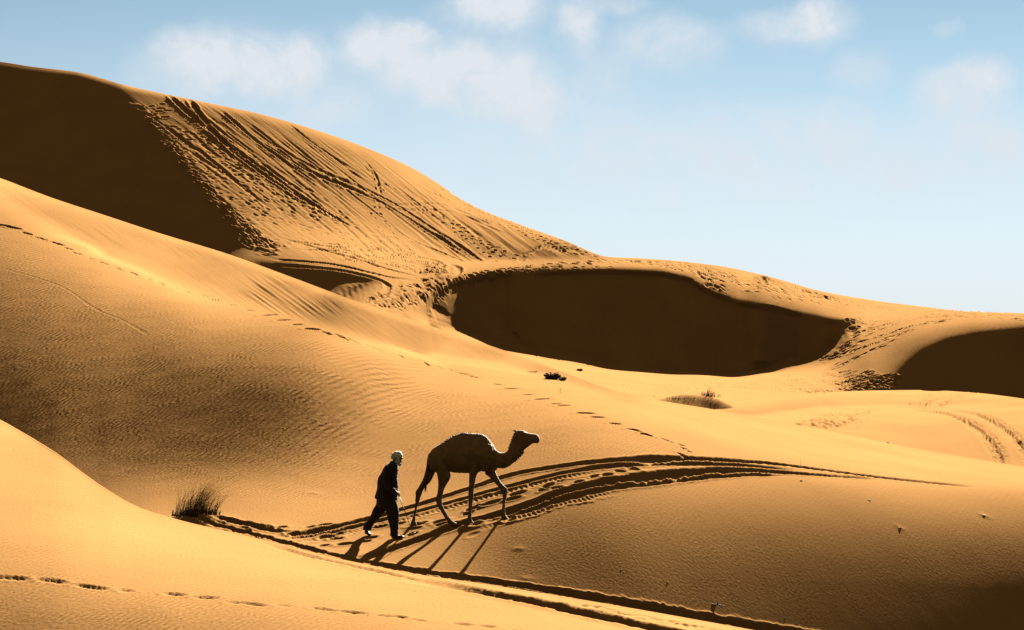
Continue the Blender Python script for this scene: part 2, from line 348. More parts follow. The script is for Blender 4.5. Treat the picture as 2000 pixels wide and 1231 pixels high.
L3 = Sheet('mound', 1330, 2300, [(1330, 830), (1400, 822), (1600, 858), (1800, 900), (2000, 936), (2300, 985)], MOUND, 80, 50,
  lambda px, py: wish_columns(px, py, {
    1330: [(800, 208), (804, 195), (808, 185), (812, 200), (816, 206), (820, 200), (830, 195)],
    1500: [(781, 209), (795, 190), (806, 178), (813, 205), (822, 209), (835, 205), (860, 200)],
    1600: [(768, 210), (780, 195), (792, 185), (799, 207), (812, 209), (830, 200), (870, 192)],
    1700: [(763, 210), (775, 200), (789, 190), (797, 207), (810, 206), (840, 192), (900, 186)],
    1800: [(762, 210), (778, 202), (790, 192), (798, 207), (812, 203), (840, 188), (900, 180)],
    1900: [(767, 208), (780, 198), (790, 192), (799, 206), (815, 200), (850, 185), (920, 177)],
    2000: [(779, 209), (785, 200), (791, 195), (798, 204), (818, 196), (860, 182), (940, 174)],
    2300: [(830, 209), (833, 200), (836, 195), (840, 202), (855, 192), (880, 180), (985, 172)]}),
  [(1330, 92), (1600, 86), (2000, 78), (2300, 76)], wst=.01, wsu=.03)

BOWL = [(832, 604), (838, 580), (856, 562), (896, 547), (940, 538), (1000, 531), (1100, 527), (1200, 526), (1290, 530), (1345, 541), (1372, 560), (1400, 574), (1450, 588), (1550, 608), (1620, 622), (1668, 628), (1672, 640),
        (1655, 670), (1625, 697), (1590, 714), (1560, 723), (1520, 729), (1450, 731), (1380, 730), (1300, 727), (1200, 720), (1100, 703), (1000, 677), (930, 655), (880, 638), (844, 626)]
BOWL2 = [(2300, 628), (2000, 641), (1920, 649), (1850, 661), (1805, 682), (1772, 706), (1748, 732), (1752, 762), (1800, 800), (2300, 840)]
FACE = [(-400, 108), (0, 131), (150, 150), (230, 172), (262, 205), (300, 248), (350, 310), (400, 372), (440, 425), (470, 462), (462, 482), (440, 497), (380, 540), (200, 540), (-400, 420)]
HOLLOW = [(505, 512), (560, 518), (640, 530), (700, 539), (725, 545), (738, 550), (715, 566), (690, 584), (670, 600), (600, 600), (500, 560)]

L4 = Sheet('background', -300, 2300,
  [(-300, 290), (0, 380), (200, 452), (450, 530), (700, 620), (850, 668), (1000, 716), (1100, 752), (1225, 795), (1330, 815), (1420, 820), (1500, 802), (1600, 788), (1700, 783), (1800, 782), (1900, 787), (2000, 799), (2300, 850)],
  HILL, 260, 150,
  lambda px, py: wish_columns(px, py, {
    -300: [(100, 175), (125, 75), (150, 50), (200, 48), (250, 48), (300, 48), (310, 48), (320, 48), (330, 60)],
    0:   [(121, 120), (135, 75), (180, 50), (250, 48), (320, 48), (360, 48), (370, 48), (375, 48), (380, 60)],
    150: [(141, 195), (150, 85), (200, 60), (260, 50), (320, 50), (380, 48), (400, 48), (420, 48), (440, 60)],
    250: [(168, 195), (180, 90), (230, 70), (300, 55), (350, 48), (400, 48), (430, 48), (450, 48), (470, 60)],
    400: [(200, 190), (213, 118), (260, 113), (320, 125), (370, 103), (420, 60), (450, 48), (500, 48), (520, 60)],
    500: [(221, 188), (236, 121), (290, 125), (350, 133), (400, 143), (440, 143), (470, 125), (505, 120), (560, 60)],
    600: [(249, 190), (270, 138), (320, 131), (370, 131), (420, 145), (460, 165), (490, 172), (525, 135), (590, 80)],
    700: [(283, 190), (305, 155), (350, 145), (390, 141), (430, 158), (470, 182), (500, 188), (535, 165), (610, 195)],
    800: [(326, 190), (350, 182), (380, 165), (410, 150), (445, 155), (480, 178), (515, 195), (550, 182), (650, 175)],
    900: [(389, 190), (405, 182), (425, 165), (450, 150), (480, 150), (505, 168), (516, 203), (545, 165), (680, 207)],
    1000:[(433, 190), (445, 178), (458, 160), (475, 145), (495, 125), (508, 130), (514, 203), (530, 150), (690, 207)],
    1100:[(469, 188), (478, 160), (484, 140), (492, 128), (500, 115), (507, 130), (511, 200), (526, 150), (712, 207)],
    1200:[(502, 190), (504, 190), (506, 188), (508, 188), (510, 186), (513, 184), (518, 175), (527, 130), (728, 207)],
    1300:[(508, 190), (510, 190), (512, 188), (514, 186), (517, 182), (520, 176), (524, 165), (532, 130), (735, 207)],
    1400:[(519, 188), (522, 188), (526, 184), (530, 180), (536, 175), (543, 168), (553, 150), (575, 110), (738, 207)],
    1500:[(540, 188), (545, 188), (552, 184), (560, 180), (570, 172), (578, 160), (588, 135), (602, 100), (738, 207)],
    1600:[(568, 192), (574, 192), (582, 190), (590, 182), (597, 172), (604, 160), (612, 135), (624, 100), (725, 200)],
    1700:[(586, 196), (592, 194), (600, 192), (610, 190), (625, 182), (640, 172), (665, 165), (700, 152), (760, 135)],
    1800:[(599, 196), (604, 194), (612, 192), (622, 188), (635, 178), (648, 160), (662, 135), (682, 95), (760, 50)],
    1900:[(609, 194), (612, 192), (617, 188), (622, 182), (629, 168), (636, 145), (643, 120), (653, 85), (760, 50)],
    2000:[(612, 194), (615, 192), (618, 186), (622, 178), (626, 165), (631, 145), (636, 120), (644, 85), (790, 50)],
    2300:[(625, 190), (626, 186), (627, 180), (628, 170), (629, 160), (630, 140), (632, 110), (636, 85), (830, 50)]}),
  [(-300, 155), (0, 145), (450, 135), (700, 128), (900, 125), (1100, 112), (1225, 105), (1400, 104), (1600, 112), (1800, 122), (2000, 128), (2300, 132)],
  polys=[(BOWL, -.1, 9, 1), (BOWL2, -.1, 12, 1), (FACE, -.07, 30, 1), (HOLLOW, -.08, 12, 1)],
  anchors=[(880, 530, 150, .3)], wsu=.25, wst=.012, wmono=.03, iters=14)

def even_face(sh, poly, inset_bot=5, inset_top=9):
    """lay one straight avalanche slope between the foot and the brow of a hollow, column by column"""
    P = np.array(poly, float); n = len(P); cols = []
    for i, x in enumerate(sh.u):
        ys = []
        for k in range(n):
            a, b = P[k], P[(k+1) % n]
            if (a[0] > x) != (b[0] > x): ys.append(a[1]+(x-a[0])/(b[0]-a[0])*(b[1]-a[1]))
        if len(ys) < 2: continue
        lo, hi = max(ys), min(ys)                      # foot (low in the photo), brow
        if lo-hi < 34: continue
        ya, yb = lo-inset_bot, hi+inset_top
        B, T = sh.py[i, 0], sh.py[i, -1]
        q = lambda y: math.exp(float(np.interp((y-B)/(T-B), sh.t, sh.q[i])))
        Ya = q(lo+2); Yb = q(yb); cols.append([i, lo, hi, Ya, (YH-lo)/F*Ya, Yb, (YH-yb)/F*Yb])
    A = np.array(cols)
    k = np.array([1, 2, 3, 4, 3, 2, 1.]); k /= k.sum()
    for c in (3,): A[:, c] = np.convolve(np.pad(A[:, c], 3, mode='edge'), k, 'valid')
    A[:, 4] = (YH-A[:, 1])/F*A[:, 3]; A[:, 6] = (YH-(A[:, 2]+inset_top))/F*A[:, 5]
    m = (A[:, 6]-A[:, 4])/np.maximum(A[:, 5]-A[:, 3], .5)
    def sm_(v, r=9):
        kk = np.hanning(2*r+3)[1:-1]; kk /= kk.sum(); return np.convolve(np.pad(v, r, mode='edge'), kk, 'valid')
    m = sm_(np.clip(m, .68, .8), 12); pm = np.pad(A[:, 5], 5, mode="edge"); A[:, 5] = np.minimum(sm_(np.max([pm[k:k+len(A)] for k in range(11)], axis=0), 5), A[:, 5]+.45); A[:, 6] = (YH-(A[:, 2]+inset_top))/F*A[:, 5]
    ca_ = (YH-A[:, 1])/F; A[:, 3] = (A[:, 5]*m-A[:, 6])/(m-ca_); A[:, 4] = ca_*A[:, 3]
    if VERB: print('slopes', np.round(m[::6], 2), 'foot', np.round(A[::6, 3]), 'brow', np.round(A[::6, 5]))
    for r, mm in zip(A, m):
        i = int(r[0]); py = sh.py[i]; c = (YH-py)/F
        Yl = (r[4]-mm*r[3])/(c-mm)
        w = np.clip((r[1]+2-py)/4, 0, 1)*np.clip((py-r[2]-inset_top+6)/8, 0, 1)*np.clip((r[1]-r[2]-34)/20, 0, 1)
        ok = (Yl > 20) & (Yl < 400)
        edge = np.clip((sh.u[i]-872)/60, 0, 1)*np.clip((1650-sh.u[i])/40, 0, 1); w = w*edge
        cap = math.log(r[3])+(1-edge)*.3-np.clip(py-r[1], 0, None)*.0006        # the floor comes up to the foot and no farther
        sh.q[i] = np.where(py > r[1], np.minimum(sh.q[i], cap), sh.q[i])
        sh.q[i] = np.where(ok, sh.q[i]*(1-w)+np.log(np.where(ok, Yl, 1))*w, sh.q[i])
    # the hollow closes to the left in one bend: fade the slope in over the last few columns
    lo_u = np.interp(sh.u, sh.u[A[:, 0].astype(int)], A[:, 1], left=-999, right=-999)
    band = np.clip(1.3-np.abs(sh.py-lo_u[:, None]+4)/16, 0, 1)
    sh.q = np.maximum.accumulate(sh.q, axis=1)
    for k in range(2): sh.q = sh.q*(1-band)+smooth1(sh.q, 2.5, 0)*band
    sh.q = np.maximum.accumulate(sh.q, axis=1)+np.linspace(0, .001, sh.nt)[None]
even_face(L4, BOWL)
# ------------------------------------------------------------------ sand material
def vnoise(x, y, seed=0):
    """smooth value noise, -1..1"""
    xi = np.floor(x).astype(np.int64); yi = np.floor(y).astype(np.int64); fx = x-xi; fy = y-yi
    fx = fx*fx*(3-2*fx); fy = fy*fy*(3-2*fy)
    def h(a, b):
        n = (a*374761393+b*668265263+seed*1442695041) & 0xffffffff
        n = ((n ^ (n >> 13))*1274126177) & 0xffffffff
        return ((n ^ (n >> 16)) & 0xffff)/32767.5-1
    return (h(xi, yi)*(1-fx)+h(xi+1, yi)*fx)*(1-fy)+(h(xi, yi+1)*(1-fx)+h(xi+1, yi+1)*fx)*fy
def fbm(x, y, o=3, seed=0):
    r = 0; a = 1; t = 0
    for i in range(o): r = r+a*vnoise(x*2**i, y*2**i, seed+i); t += a; a *= .5
    return r/t

def sand_material(name, ripple_scale=10.5, ripple_depth=.013, angle=-20, grain=1.0):
    m = bpy.data.materials.new(name); m.use_nodes = True; nt = m.node_tree; nt.nodes.clear()
    tc = N(nt, 'ShaderNodeTexCoord')
    big = N(nt, 'ShaderNodeTexNoise', inp={'Scale': .35, 'Detail': 5.0}); nt.links.new(tc.outputs['Object'], big.inputs['Vector'])
    fine = N(nt, 'ShaderNodeTexNoise', inp={'Scale': 55.0, 'Detail': 3.0, 'Roughness': .7}); nt.links.new(tc.outputs['Object'], fine.inputs['Vector'])
    r1 = N(nt, 'ShaderNodeMapRange', inp={'From Min': .3, 'From Max': .7, 'To Min': .93, 'To Max': 1.06}); nt.links.new(big.outputs['Fac'], r1.inputs['Value'])
    r2 = N(nt, 'ShaderNodeMapRange', inp={'From Min': .25, 'From Max': .75, 'To Min': 1-.09*grain, 'To Max': 1+.09*grain}); nt.links.new(fine.outputs['Fac'], r2.inputs['Value'])
    mul = math_node(nt, 'MULTIPLY', r1.outputs[0], r2.outputs[0])
    col = N(nt, 'ShaderNodeVectorMath', operation='SCALE'); col.inputs[0].default_value = SAND; nt.links.new(mul, col.inputs['Scale'])
    # wind ripples
    mp = N(nt, 'ShaderNodeMapping'); mp.inputs['Rotation'].default_value = (0, 0, math.radians(-angle)); nt.links.new(tc.outputs['Object'], mp.inputs['Vector'])
    wv = N(nt, 'ShaderNodeTexWave', inp={'Scale': ripple_scale/ (2*math.pi)*2, 'Distortion': 7.0, 'Detail': 3.0, 'Detail Scale': .55, 'Detail Roughness': .6}); wv.wave_type = 'BANDS'; wv.bands_direction = 'X'
    nt.links.new(mp.outputs[0], wv.inputs['Vector'])
    # farther out the ripples are longer and coarser
    wv2 = N(nt, 'ShaderNodeTexWave', inp={'Scale': ripple_scale/math.pi*.58, 'Distortion': 6.0, 'Detail': 3.0, 'Detail Scale': .6, 'Detail Roughness': .6}); wv2.wave_type = 'BANDS'; wv2.bands_direction = 'X'
    nt.links.new(mp.outputs[0], wv2.inputs['Vector'])
    so = N(nt, 'ShaderNodeSeparateXYZ'); nt.links.new(tc.outputs['Object'], so.inputs[0])
    far = N(nt, 'ShaderNodeMapRange', inp={'From Min': 50.0, 'From Max': 60.0}); nt.links.new(so.outputs['Y'], far.inputs['Value'])
    h_far = math_node(nt, 'MULTIPLY', wv2.outputs['Fac'], math_node(nt, 'MULTIPLY', far.outputs[0], 1.3))
    h_near = math_node(nt, 'MULTIPLY', wv.outputs['Fac'], math_node(nt, 'SUBTRACT', 1.0, far.outputs[0]))
    wsum = math_node(nt, 'ADD', h_far, h_near)
    at = N(nt, 'ShaderNodeAttribute', attribute_name='ripple')
    patch = N(nt, 'ShaderNodeTexNoise', inp={'Scale': .9, 'Detail': 3.0}); nt.links.new(tc.outputs['Object'], patch.inputs['Vector'])
    pr = N(nt, 'ShaderNodeMapRange', inp={'From Min': .35, 'From Max': .65, 'To Min': .25, 'To Max': 1.0}); nt.links.new(patch.outputs['Fac'], pr.inputs['Value'])
    amp = math_node(nt, 'MULTIPLY', at.outputs['Fac'], pr.outputs[0])
    h1 = math_node(nt, 'MULTIPLY', wsum, math_node(nt, 'MULTIPLY', amp, ripple_depth))
    nz = N(nt, 'ShaderNodeTexNoise', inp={'Scale': 14.0, 'Detail': 4.0, 'Roughness': .6}); nt.links.new(tc.outputs['Object'], nz.inputs['Vector'])
    h2 = math_node(nt, 'MULTIPLY', nz.outputs['Fac'], .006*grain)
    hh = math_node(nt, 'ADD', h1, h2)
    bp = N(nt, 'ShaderNodeBump', inp={'Strength': 1.0, 'Distance': 1.0}); nt.links.new(hh, bp.inputs['Height'])
    bs = N(nt, 'ShaderNodeBsdfDiffuse', inp={'Roughness': .3}); nt.links.new(col.outputs[0], bs.inputs['Color']); nt.links.new(bp.outputs[0], bs.inputs['Normal'])
    o = N(nt, 'ShaderNodeOutputMaterial'); nt.links.new(bs.outputs[0], o.inputs['Surface'])
    return m
SAND = (0.256, 0.133, 0.047)

# ------------------------------------------------------------------ fine sheets
class Fine:
    """dense grid of a Sheet; prints, ruts and streaks are pressed into it in real metres"""
    def __init__(s, sh, rowpx, colpx=1.6, back=True, skirt='down'):
        s.sh = sh
        x0, x1 = sh.x0, sh.x1
        lo = max(x0, -24); hi = min(x1, 2024)
        c = [np.arange(lo, hi, colpx)]
        if x0 < lo: c.insert(0, np.arange(x0, lo, 8.0))
        if x1 > hi: c.append(np.arange(hi, x1+1, 8.0))
        s.u = np.concatenate(c)
        B = pchip(s.u, *zip(*sh.bottom)); T = pchip(s.u, *zip(*sh.top))
        n = int(np.percentile(np.abs(B-T), 70)/rowpx)
        s.t = np.linspace(0, 1, n); s.B = B; s.T = T
        s.px = np.repeat(s.u[:, None], n, 1); s.py = B[:, None]+(T-B)[:, None]*s.t[None]
        ia, it_ = np.meshgrid((s.u-x0)/(x1-x0)*(sh.nu-1), s.t*(sh.nt-1), indexing='ij')
        Y = np.exp(bicubic(sh.q, ia, it_))
        s.X = (s.px-1000)/F*Y; s.Y = Y; s.Z = (YH-s.py)/F*Y
        s.rip = np.zeros_like(Y)
        s.bow = np.argmax(s.t > -1)
    def ij(s, px, py):
        i = int(np.clip(np.searchsorted(s.u, px), 0, len(s.u)-1))
        f = (py-s.B[i])/(s.T[i]-s.B[i])
        return i, int(np.clip(f*(len(s.t)-1), 0, len(s.t)-1))
    def at(s, px, py):
        i, j = s.ij(px, py); return np.array((s.X[i, j], s.Y[i, j], s.Z[i, j]))
    def window(s, pxa, pxb, pya, pyb):
        i0, i1 = np.searchsorted(s.u, [pxa, pxb]); i1 = min(i1+1, len(s.u)); i0 = max(i0-1, 0)
        f = lambda y: (y-s.B[i0:i1])/(s.T[i0:i1]-s.B[i0:i1])
        fa = np.clip(f(pyb), 0, 1).min(); fb = np.clip(f(pya), 0, 1).max()
        j0 = int(fa*(len(s.t)-1)); j1 = int(math.ceil(fb*(len(s.t)-1)))+1
        return slice(i0, max(i1, i0+1)), slice(max(j0, 0), max(j1, j0+1))
    def print_(s, px, py, head, length=.3, width=.15, depth=.05, rim=.35, seed=0):
        """a footprint: oval dent with a pushed-up rim; head = heading on the ground, 0 = to the right, 90 = away"""
        c = s.at(px, py); R = F/c[1]*length*2.2
        w = s.window(px-R, px+R, py-R*.8-3, py+R*.8+3)
        dx = s.X[w]-c[0]; dy = s.Y[w]-c[1]; a = math.radians(head); ca, sa = math.cos(a), math.sin(a)
        u = (dx*ca+dy*sa)/(length/2); v = (-dx*sa+dy*ca)/(width/2)
        r = np.sqrt(u*u+v*v)+1e-6
        s.Z[w] += -depth*np.exp(-r**4)+rim*depth*np.exp(-((r-1.45)/.42)**2)
    def rut(s, pts, width=.2, depth=.08, rim=.3, jag=.25, seed=0, fade=True, tread=0.0, power=4, taper=None, pitch=.11):
        """a wheel rut pressed along a line of photo pixels"""
        P = np.array(pts, float); L = np.r_[0, np.cumsum(np.hypot(*np.diff(P, axis=0).T))]
        n = max(int(L[-1]/5), 2); tt = np.linspace(0, L[-1], n)
        # smooth curve through the points
        xs = pchip(tt, L, P[:, 0]) if len(P) > 2 else np.interp(tt, L, P[:, 0]); ys = pchip(tt, L, P[:, 1]) if len(P) > 2 else np.interp(tt, L, P[:, 1])
        G = np.array([s.at(x, y)[:2] for x, y in zip(xs, ys)])
        for k in range(3): G[1:-1] = (G[:-2]+2*G[1:-1]+G[2:])/4
        arc = np.r_[0, np.cumsum(np.hypot(*np.diff(G, axis=0).T))]
        step = 12
        D = {}
        acc = np.full(s.X.shape, 9.0, np.float32) if False else None
        dist = {}; 
        i0w, i1w = len(s.u), 0
        Dm = np.full(s.X.shape, 99.0, np.float32); Am = np.zeros(s.X.shape, np.float32)
        for k in range(0, n-1, step):
            e = min(k+step, n-1); mY = G[k:e+1, 1].min(); R = F/mY*width*2.6+4
            w = s.window(xs[k:e+1].min()-R, xs[k:e+1].max()+R, ys[k:e+1].min()-R, ys[k:e+1].max()+R)
            X = s.X[w]; Y = s.Y[w]; dm = Dm[w].copy(); am = Am[w].copy()
            for m in range(k, e):
                a = G[m]; d = G[m+1]-a; L2_ = d@d+1e-12
                f = np.clip(((X-a[0])*d[0]+(Y-a[1])*d[1])/L2_, 0, 1)
                q = np.hypot(X-a[0]-f*d[0], Y-a[1]-f*d[1]); u = q < dm
                dm[u] = q[u]; am[u] = (arc[m]+f*(arc[m+1]-arc[m]))[u]
            Dm[w] = dm; Am[w] = am
        M = Dm < width*3
        d = Dm[M]; a = Am[M]
        d = np.abs(d+width*jag*.35*fbm(a*3.1, d*0+seed*7.7, 3, seed)+width*jag*.16*vnoise(s.X[M]*14, s.Y[M]*9, seed))
        tp = 1.0
        if taper is not None:
            tp = np.interp(a, arc, np.clip(1-(xs-taper[0])/(taper[1]-taper[0]), taper[2], 1)); d = d/np.sqrt(tp)
        e = np.clip(np.minimum(a, arc[-1]-a)/(width*4), 0, 1) if fade else 1.0
        vary = (1+.3*fbm(a*.6, a*0+seed, 2, seed+5))*tp
        r = d/(width/2)
        dz = -depth*np.exp(-r**power)*(1-tread*.5*(1+np.sin(a*2*math.pi/pitch)))+rim*depth*np.exp(-((r-1.5)/.45)**2)*(1+.45*vnoise(s.X[M]*9, s.Y[M]*6, seed+3))
        s.Z[M] += dz*e*vary
    def trail(s, pts, stride=.7, gauge=.22, length=.28, width=.13, depth=.05, jitter=.15, skip=0.0, foot2=True):
        """a walked line: left and right prints alternate along a line of photo pixels"""
        P = np.array(pts, float)
        G = np.array([s.at(x, y)[:2] for x, y in P]); arc = np.r_[0, np.cumsum(np.hypot(*np.diff(G, axis=0).T))]
        n = int(arc[-1]/stride)
        for k in range(n):
            if RNG.random() < skip: continue
            a = (k+.5+RNG.normal(0, jitter))*stride
            x = np.interp(a, arc, P[:, 0]); y = np.interp(a, arc, P[:, 1])
            x2 = np.interp(a+.4, arc, P[:, 0]); y2 = np.interp(a+.4, arc, P[:, 1])
            g1 = s.at(x, y); g2 = np.array([np.interp(a+.4, arc, G[:, 0]), np.interp(a+.4, arc, G[:, 1])]); g0 = np.array([np.interp(a, arc, G[:, 0]), np.interp(a, arc, G[:, 1])])
            h = math.degrees(math.atan2(*(g2-g0)[::-1]))
            side = (1 if k % 2 else -1)*gauge/2*(1+RNG.normal(0, .3))
            dxw = -math.sin(math.radians(h))*side
            s.print_(x+dxw*F/g1[1], y-abs(side)*(1 if side > 0 else -1)*.25*F/g1[1], h+RNG.normal(0, 14), length*RNG.uniform(.8, 1.25), width*RNG.uniform(.8, 1.3), depth*RNG.uniform(.5, 1.25))
    def build(s, name, mat, back=True, front='skirt', label=None):
        X, Y, Z = s.X, s.Y, s.Z; R = s.rip
        parts = [(X, Y, Z, R)]
        cx = ((s.u-1000)/F)[:, None]
        if front == 'skirt':
            d = np.array([14., 8, 4, 2, .8, .3])[None]; Yb = Y[:, :1]-d; parts.insert(0, (cx*Yb, Yb, Z[:, :1]-.3*d-.02*d*d, 0*Yb))
        elif front == 'feet':
            f = np.array([.1, .2, .35, .5, .65, .8, .9, .96])[None]; Yb = Y[:, :1]*f
            zl = -1.75-.1*Yb; zb = Z[:, :1]; w = f**3
            parts.insert(0, (cx*Yb, Yb, zl*(1-w)+(zb-.12*(Y[:, :1]-Yb)*-1*0)*w, 0*Yb+.3))
        if back:
            d = np.array([.15, .4, .8, 1.4, 2.2, 3.5, 5.5, 8.5, 13., 20., 32.])[None]; Yt = Y[:, -1:]; Zt = Z[:, -1:]; sc = Yt/50.0
            dd = d*sc; slope = np.clip(.03+.03*d, 0, .55)
            drop = np.concatenate([slope[:, :1]*dd[:, :1], slope[:, 1:]*np.diff(dd, axis=1)], 1).cumsum(1)
            Yn = Yt+dd; parts.append((cx*Yn, Yn, Zt+(Zt/Yt)*dd-drop, 0*Yn))
        X, Y, Z, R = [np.concatenate(p, 1) for p in zip(*parts)]
        # carry the sheet on past both sides of what is seen
        outs = []
        for sgn, idx in ((-1, 0), (1, -1)):
            k = np.arange(1, 13)[:, None]*60.0*sgn
            ue = s.u[idx]+k; Ye = np.repeat(Y[idx:idx+1] if idx == 0 else Y[-1:], 12, 0)
            Xe = np.repeat(X[idx:idx+1] if idx == 0 else X[-1:], 12, 0)+k/F*Ye
            Ze = np.repeat(Z[idx:idx+1] if idx == 0 else Z[-1:], 12, 0)
            outs.append((Xe, Ye, Ze, 0*Ze))
        if s.u[0] < 0:
            X, Y, Z, R = [np.concatenate([o[::-1], a], 0) for o, a in zip(outs[0], (X, Y, Z, R))]
        X, Y, Z, R = [np.concatenate([a, o], 0) for o, a in zip(outs[1], (X, Y, Z, R))]
        return grid_mesh(name, X, Y, Z, mat, R, label)

def grid_mesh(name, X, Y, Z, mat, R=None, label=None):
    nu, nt = X.shape
    co = np.stack([X, Y, Z], -1).reshape(-1, 3).astype(np.float32)
    idx = np.arange(nu*nt).reshape(nu, nt)
    q = np.stack([idx[:-1, :-1], idx[1:, :-1], idx[1:, 1:], idx[:-1, 1:]], -1).reshape(-1, 4)
    me = bpy.data.meshes.new(name)
    me.vertices.add(len(co)); me.vertices.foreach_set('co', co.ravel())
    me.loops.add(q.size); me.loops.foreach_set('vertex_index', q.ravel().astype(np.int32))
    me.polygons.add(len(q)); me.polygons.foreach_set('loop_start', (np.arange(len(q))*4).astype(np.int32)); me.polygons.foreach_set('loop_total', np.full(len(q), 4, np.int32))
    me.polygons.foreach_set('use_smooth', np.ones(len(q), bool))
    me.update(calc_edges=True)
    if R is not None:
        a = me.attributes.new('ripple', 'FLOAT', 'POINT'); a.data.foreach_set('value', R.ravel().astype(np.float32))
    me.materials.append(mat)
    o = bpy.data.objects.new(name, me); C.objects.link(o); o['kind'] = 'structure'
    if label: o['label'] = label
    return o
# ------------------------------------------------------------------ the dunes with everything pressed into them
sand_near = sand_material('sand_near'); sand_far = sand_material('sand_far', ripple_scale=5.0, ripple_depth=.02)
f1 = Fine(L1, 1.8); f2 = Fine(L2, 1.2, 1.45); f3 = Fine(L3, 1.2, 1.4); f4 = Fine(L4, 1.1, 1.4)

def rand_in(poly, n):
    P = np.array(poly, float); lo = P.min(0); hi = P.max(0); out = []
    while len(out) < n:
        q = RNG.uniform(lo, hi, (n*3, 2)); sd = poly_sd(q[:, 0], q[:, 1], poly)
        out += [tuple(v) for v in q[sd > 0]]
    return out[:n]
def zone(f, poly, soft):
    """0..1 mask of a polygon of the photo on a fine sheet"""
    return np.clip(poly_sd(f.px, f.py, poly)/soft+.5, 0, 1)

# --- foreground dune: one line of shallow wind-worn prints, low swells, ripples
f1.rip[:] = .55
f1.Z += .006*fbm(f1.X*1.3, f1.Y*.5, 3, 11)
for (x, y, ln, dp) in [(8, 1127, .5, .05), (38, 1130, .45, .06), (98, 1134, .5, .05), (120, 1137, .3, .03), (160, 1143, .5, .03), (182, 1147, .7, .055), (245, 1154, .35, .035), (342, 1161, .45, .06), (402, 1166, .45, .055),
                       (470, 1178, .45, .035), (500, 1180, .5, .045), (555, 1183, .4, .02), (632, 1190, .5, .05), (688, 1196, .55, .06), (760, 1203, .6, .035), (784, 1205, .3, .05), (818, 1211, .35, .03), (905, 1219, .5, .05), (952, 1223, .5, .05), (1020, 1232, .5, .05)]:
    f1.print_(x, y, RNG.uniform(-12, 6), ln*.75*RNG.uniform(.7, 1.1), .12, dp*.5, rim=.2)
f1.rut([(560, 1117), (660, 1131), (760, 1149), (880, 1162), (1000, 1177)], .08, .008, rim=.2, jag=.8)

# --- camel dune: crest prints, wheel ruts, hoof prints, streaked lee slope
S2 = [(-60, 340), (0, 362), (100, 400), (200, 434), (300, 466), (450, 512), (560, 552), (700, 606), (850, 656), (1000, 700), (1100, 735), (1215, 770), (1150, 762), (1000, 719), (860, 702), (700, 664), (560, 616), (400, 580), (300, 540), (200, 495), (100, 440), (30, 398), (-60, 370)]
m2 = zone(f2, S2, 16)
S1 = [(-60, 430), (0, 440), (200, 520), (400, 600), (600, 655), (800, 715), (1000, 770), (1200, 840), (1330, 890), (1100, 900), (900, 935), (640, 1000), (300, 960), (150, 900), (-60, 800)]
m1 = zone(f2, S1, 60)
f2.rip[:] = .25+.75*m1-.2*m2
right = np.clip((f2.px-1000)/300, 0, 1)*np.clip((f2.py-930)/60, 0, 1); f2.rip -= .10*right
# slope of small slides, running down the lee slope (to the right and towards us)
def streaks(f, mask, ux, uy, amp, sc=1.0, seed=0, stretch=9.0):
    """long narrow furrows that run along the photo direction (ux, uy)"""
    L = math.hypot(ux, uy); ux /= L; uy /= L
    a = (f.px*ux+f.py*uy); b = (-f.px*uy+f.py*ux)
    k = F/f.Y
    n = fbm(b/(7.0*sc)+.6*vnoise(a/160, b/60, seed+9), a/(7.0*sc*stretch), 3, seed)
    return amp*mask*n
f2.Z += streaks(f2, m2, 300, 215, .030, .55, 21, 22.0)*np.clip(.4+.9*fbm(f2.px/90, f2.py/40, 2, 5), .1, 1.2)
f2.Z += m1*.003*fbm(f2.X*2.2-f2.Y*.8, f2.Y*.6, 3, 31)
f2.Z += .002*fbm(f2.X*1.1, f2.Y*.8, 3, 33)
# faint long lines across the windward slope
f2.rut([(0, 522), (120, 560), (190, 605), (245, 628), (290, 655)], .10, .004, rim=.8, jag=.8)
CREST = [(7, 440, .6), (28, 444, .5), (52, 455, .35), (76, 463, .2), (85, 466, .2), (112, 475, .55), (133, 484, .2), (149, 494, .3), (178, 505, .2), (202, 513, .3), (231, 523, .25), (259, 533, .45), (290, 543, .2), (311, 551, .45), (343, 561, .2), (362, 568, .35),
  (396, 577, .25), (419, 585, .4), (451, 594, .25), (487, 605, .35), (525, 614, .55), (553, 624, .35), (580, 632, .2), (609, 641, .4), (640, 650, .2), (669, 658, .45), (690, 665, .25), (720, 675, .2), (737, 681, .3), (780, 692, .2), (825, 705, .5), (852, 713, .2), (878, 721, .25), (903, 729, .35), (924, 735, .3), (972, 750, .35), (998, 758, .4), (1030, 769, .2),
  (1058, 778, .4), (1084, 787, .25), (1100, 791, .2), (1142, 806, .5), (1165, 814, .3), (1200, 826, .2), (1232, 838, .25), (1240, 840, .2), (1262, 848, .3), (1298, 858, .35), (1308, 862, .25), (1330, 868, .4), (1344, 880, .3), (1334, 875, .35), (1329, 886, .35), (1337, 890, .3)]
for (x, y, s) in CREST:
    k = .6 if x > 1290 else 1.0
    f2.print_(x, y+1, RNG.uniform(-20, 5), (.22+.42*s)*k*RNG.uniform(.8, 1.2), (.15+.14*s)*k, (.03+.12*s)*k*1.15*RNG.uniform(.7, 1.2), rim=.15)
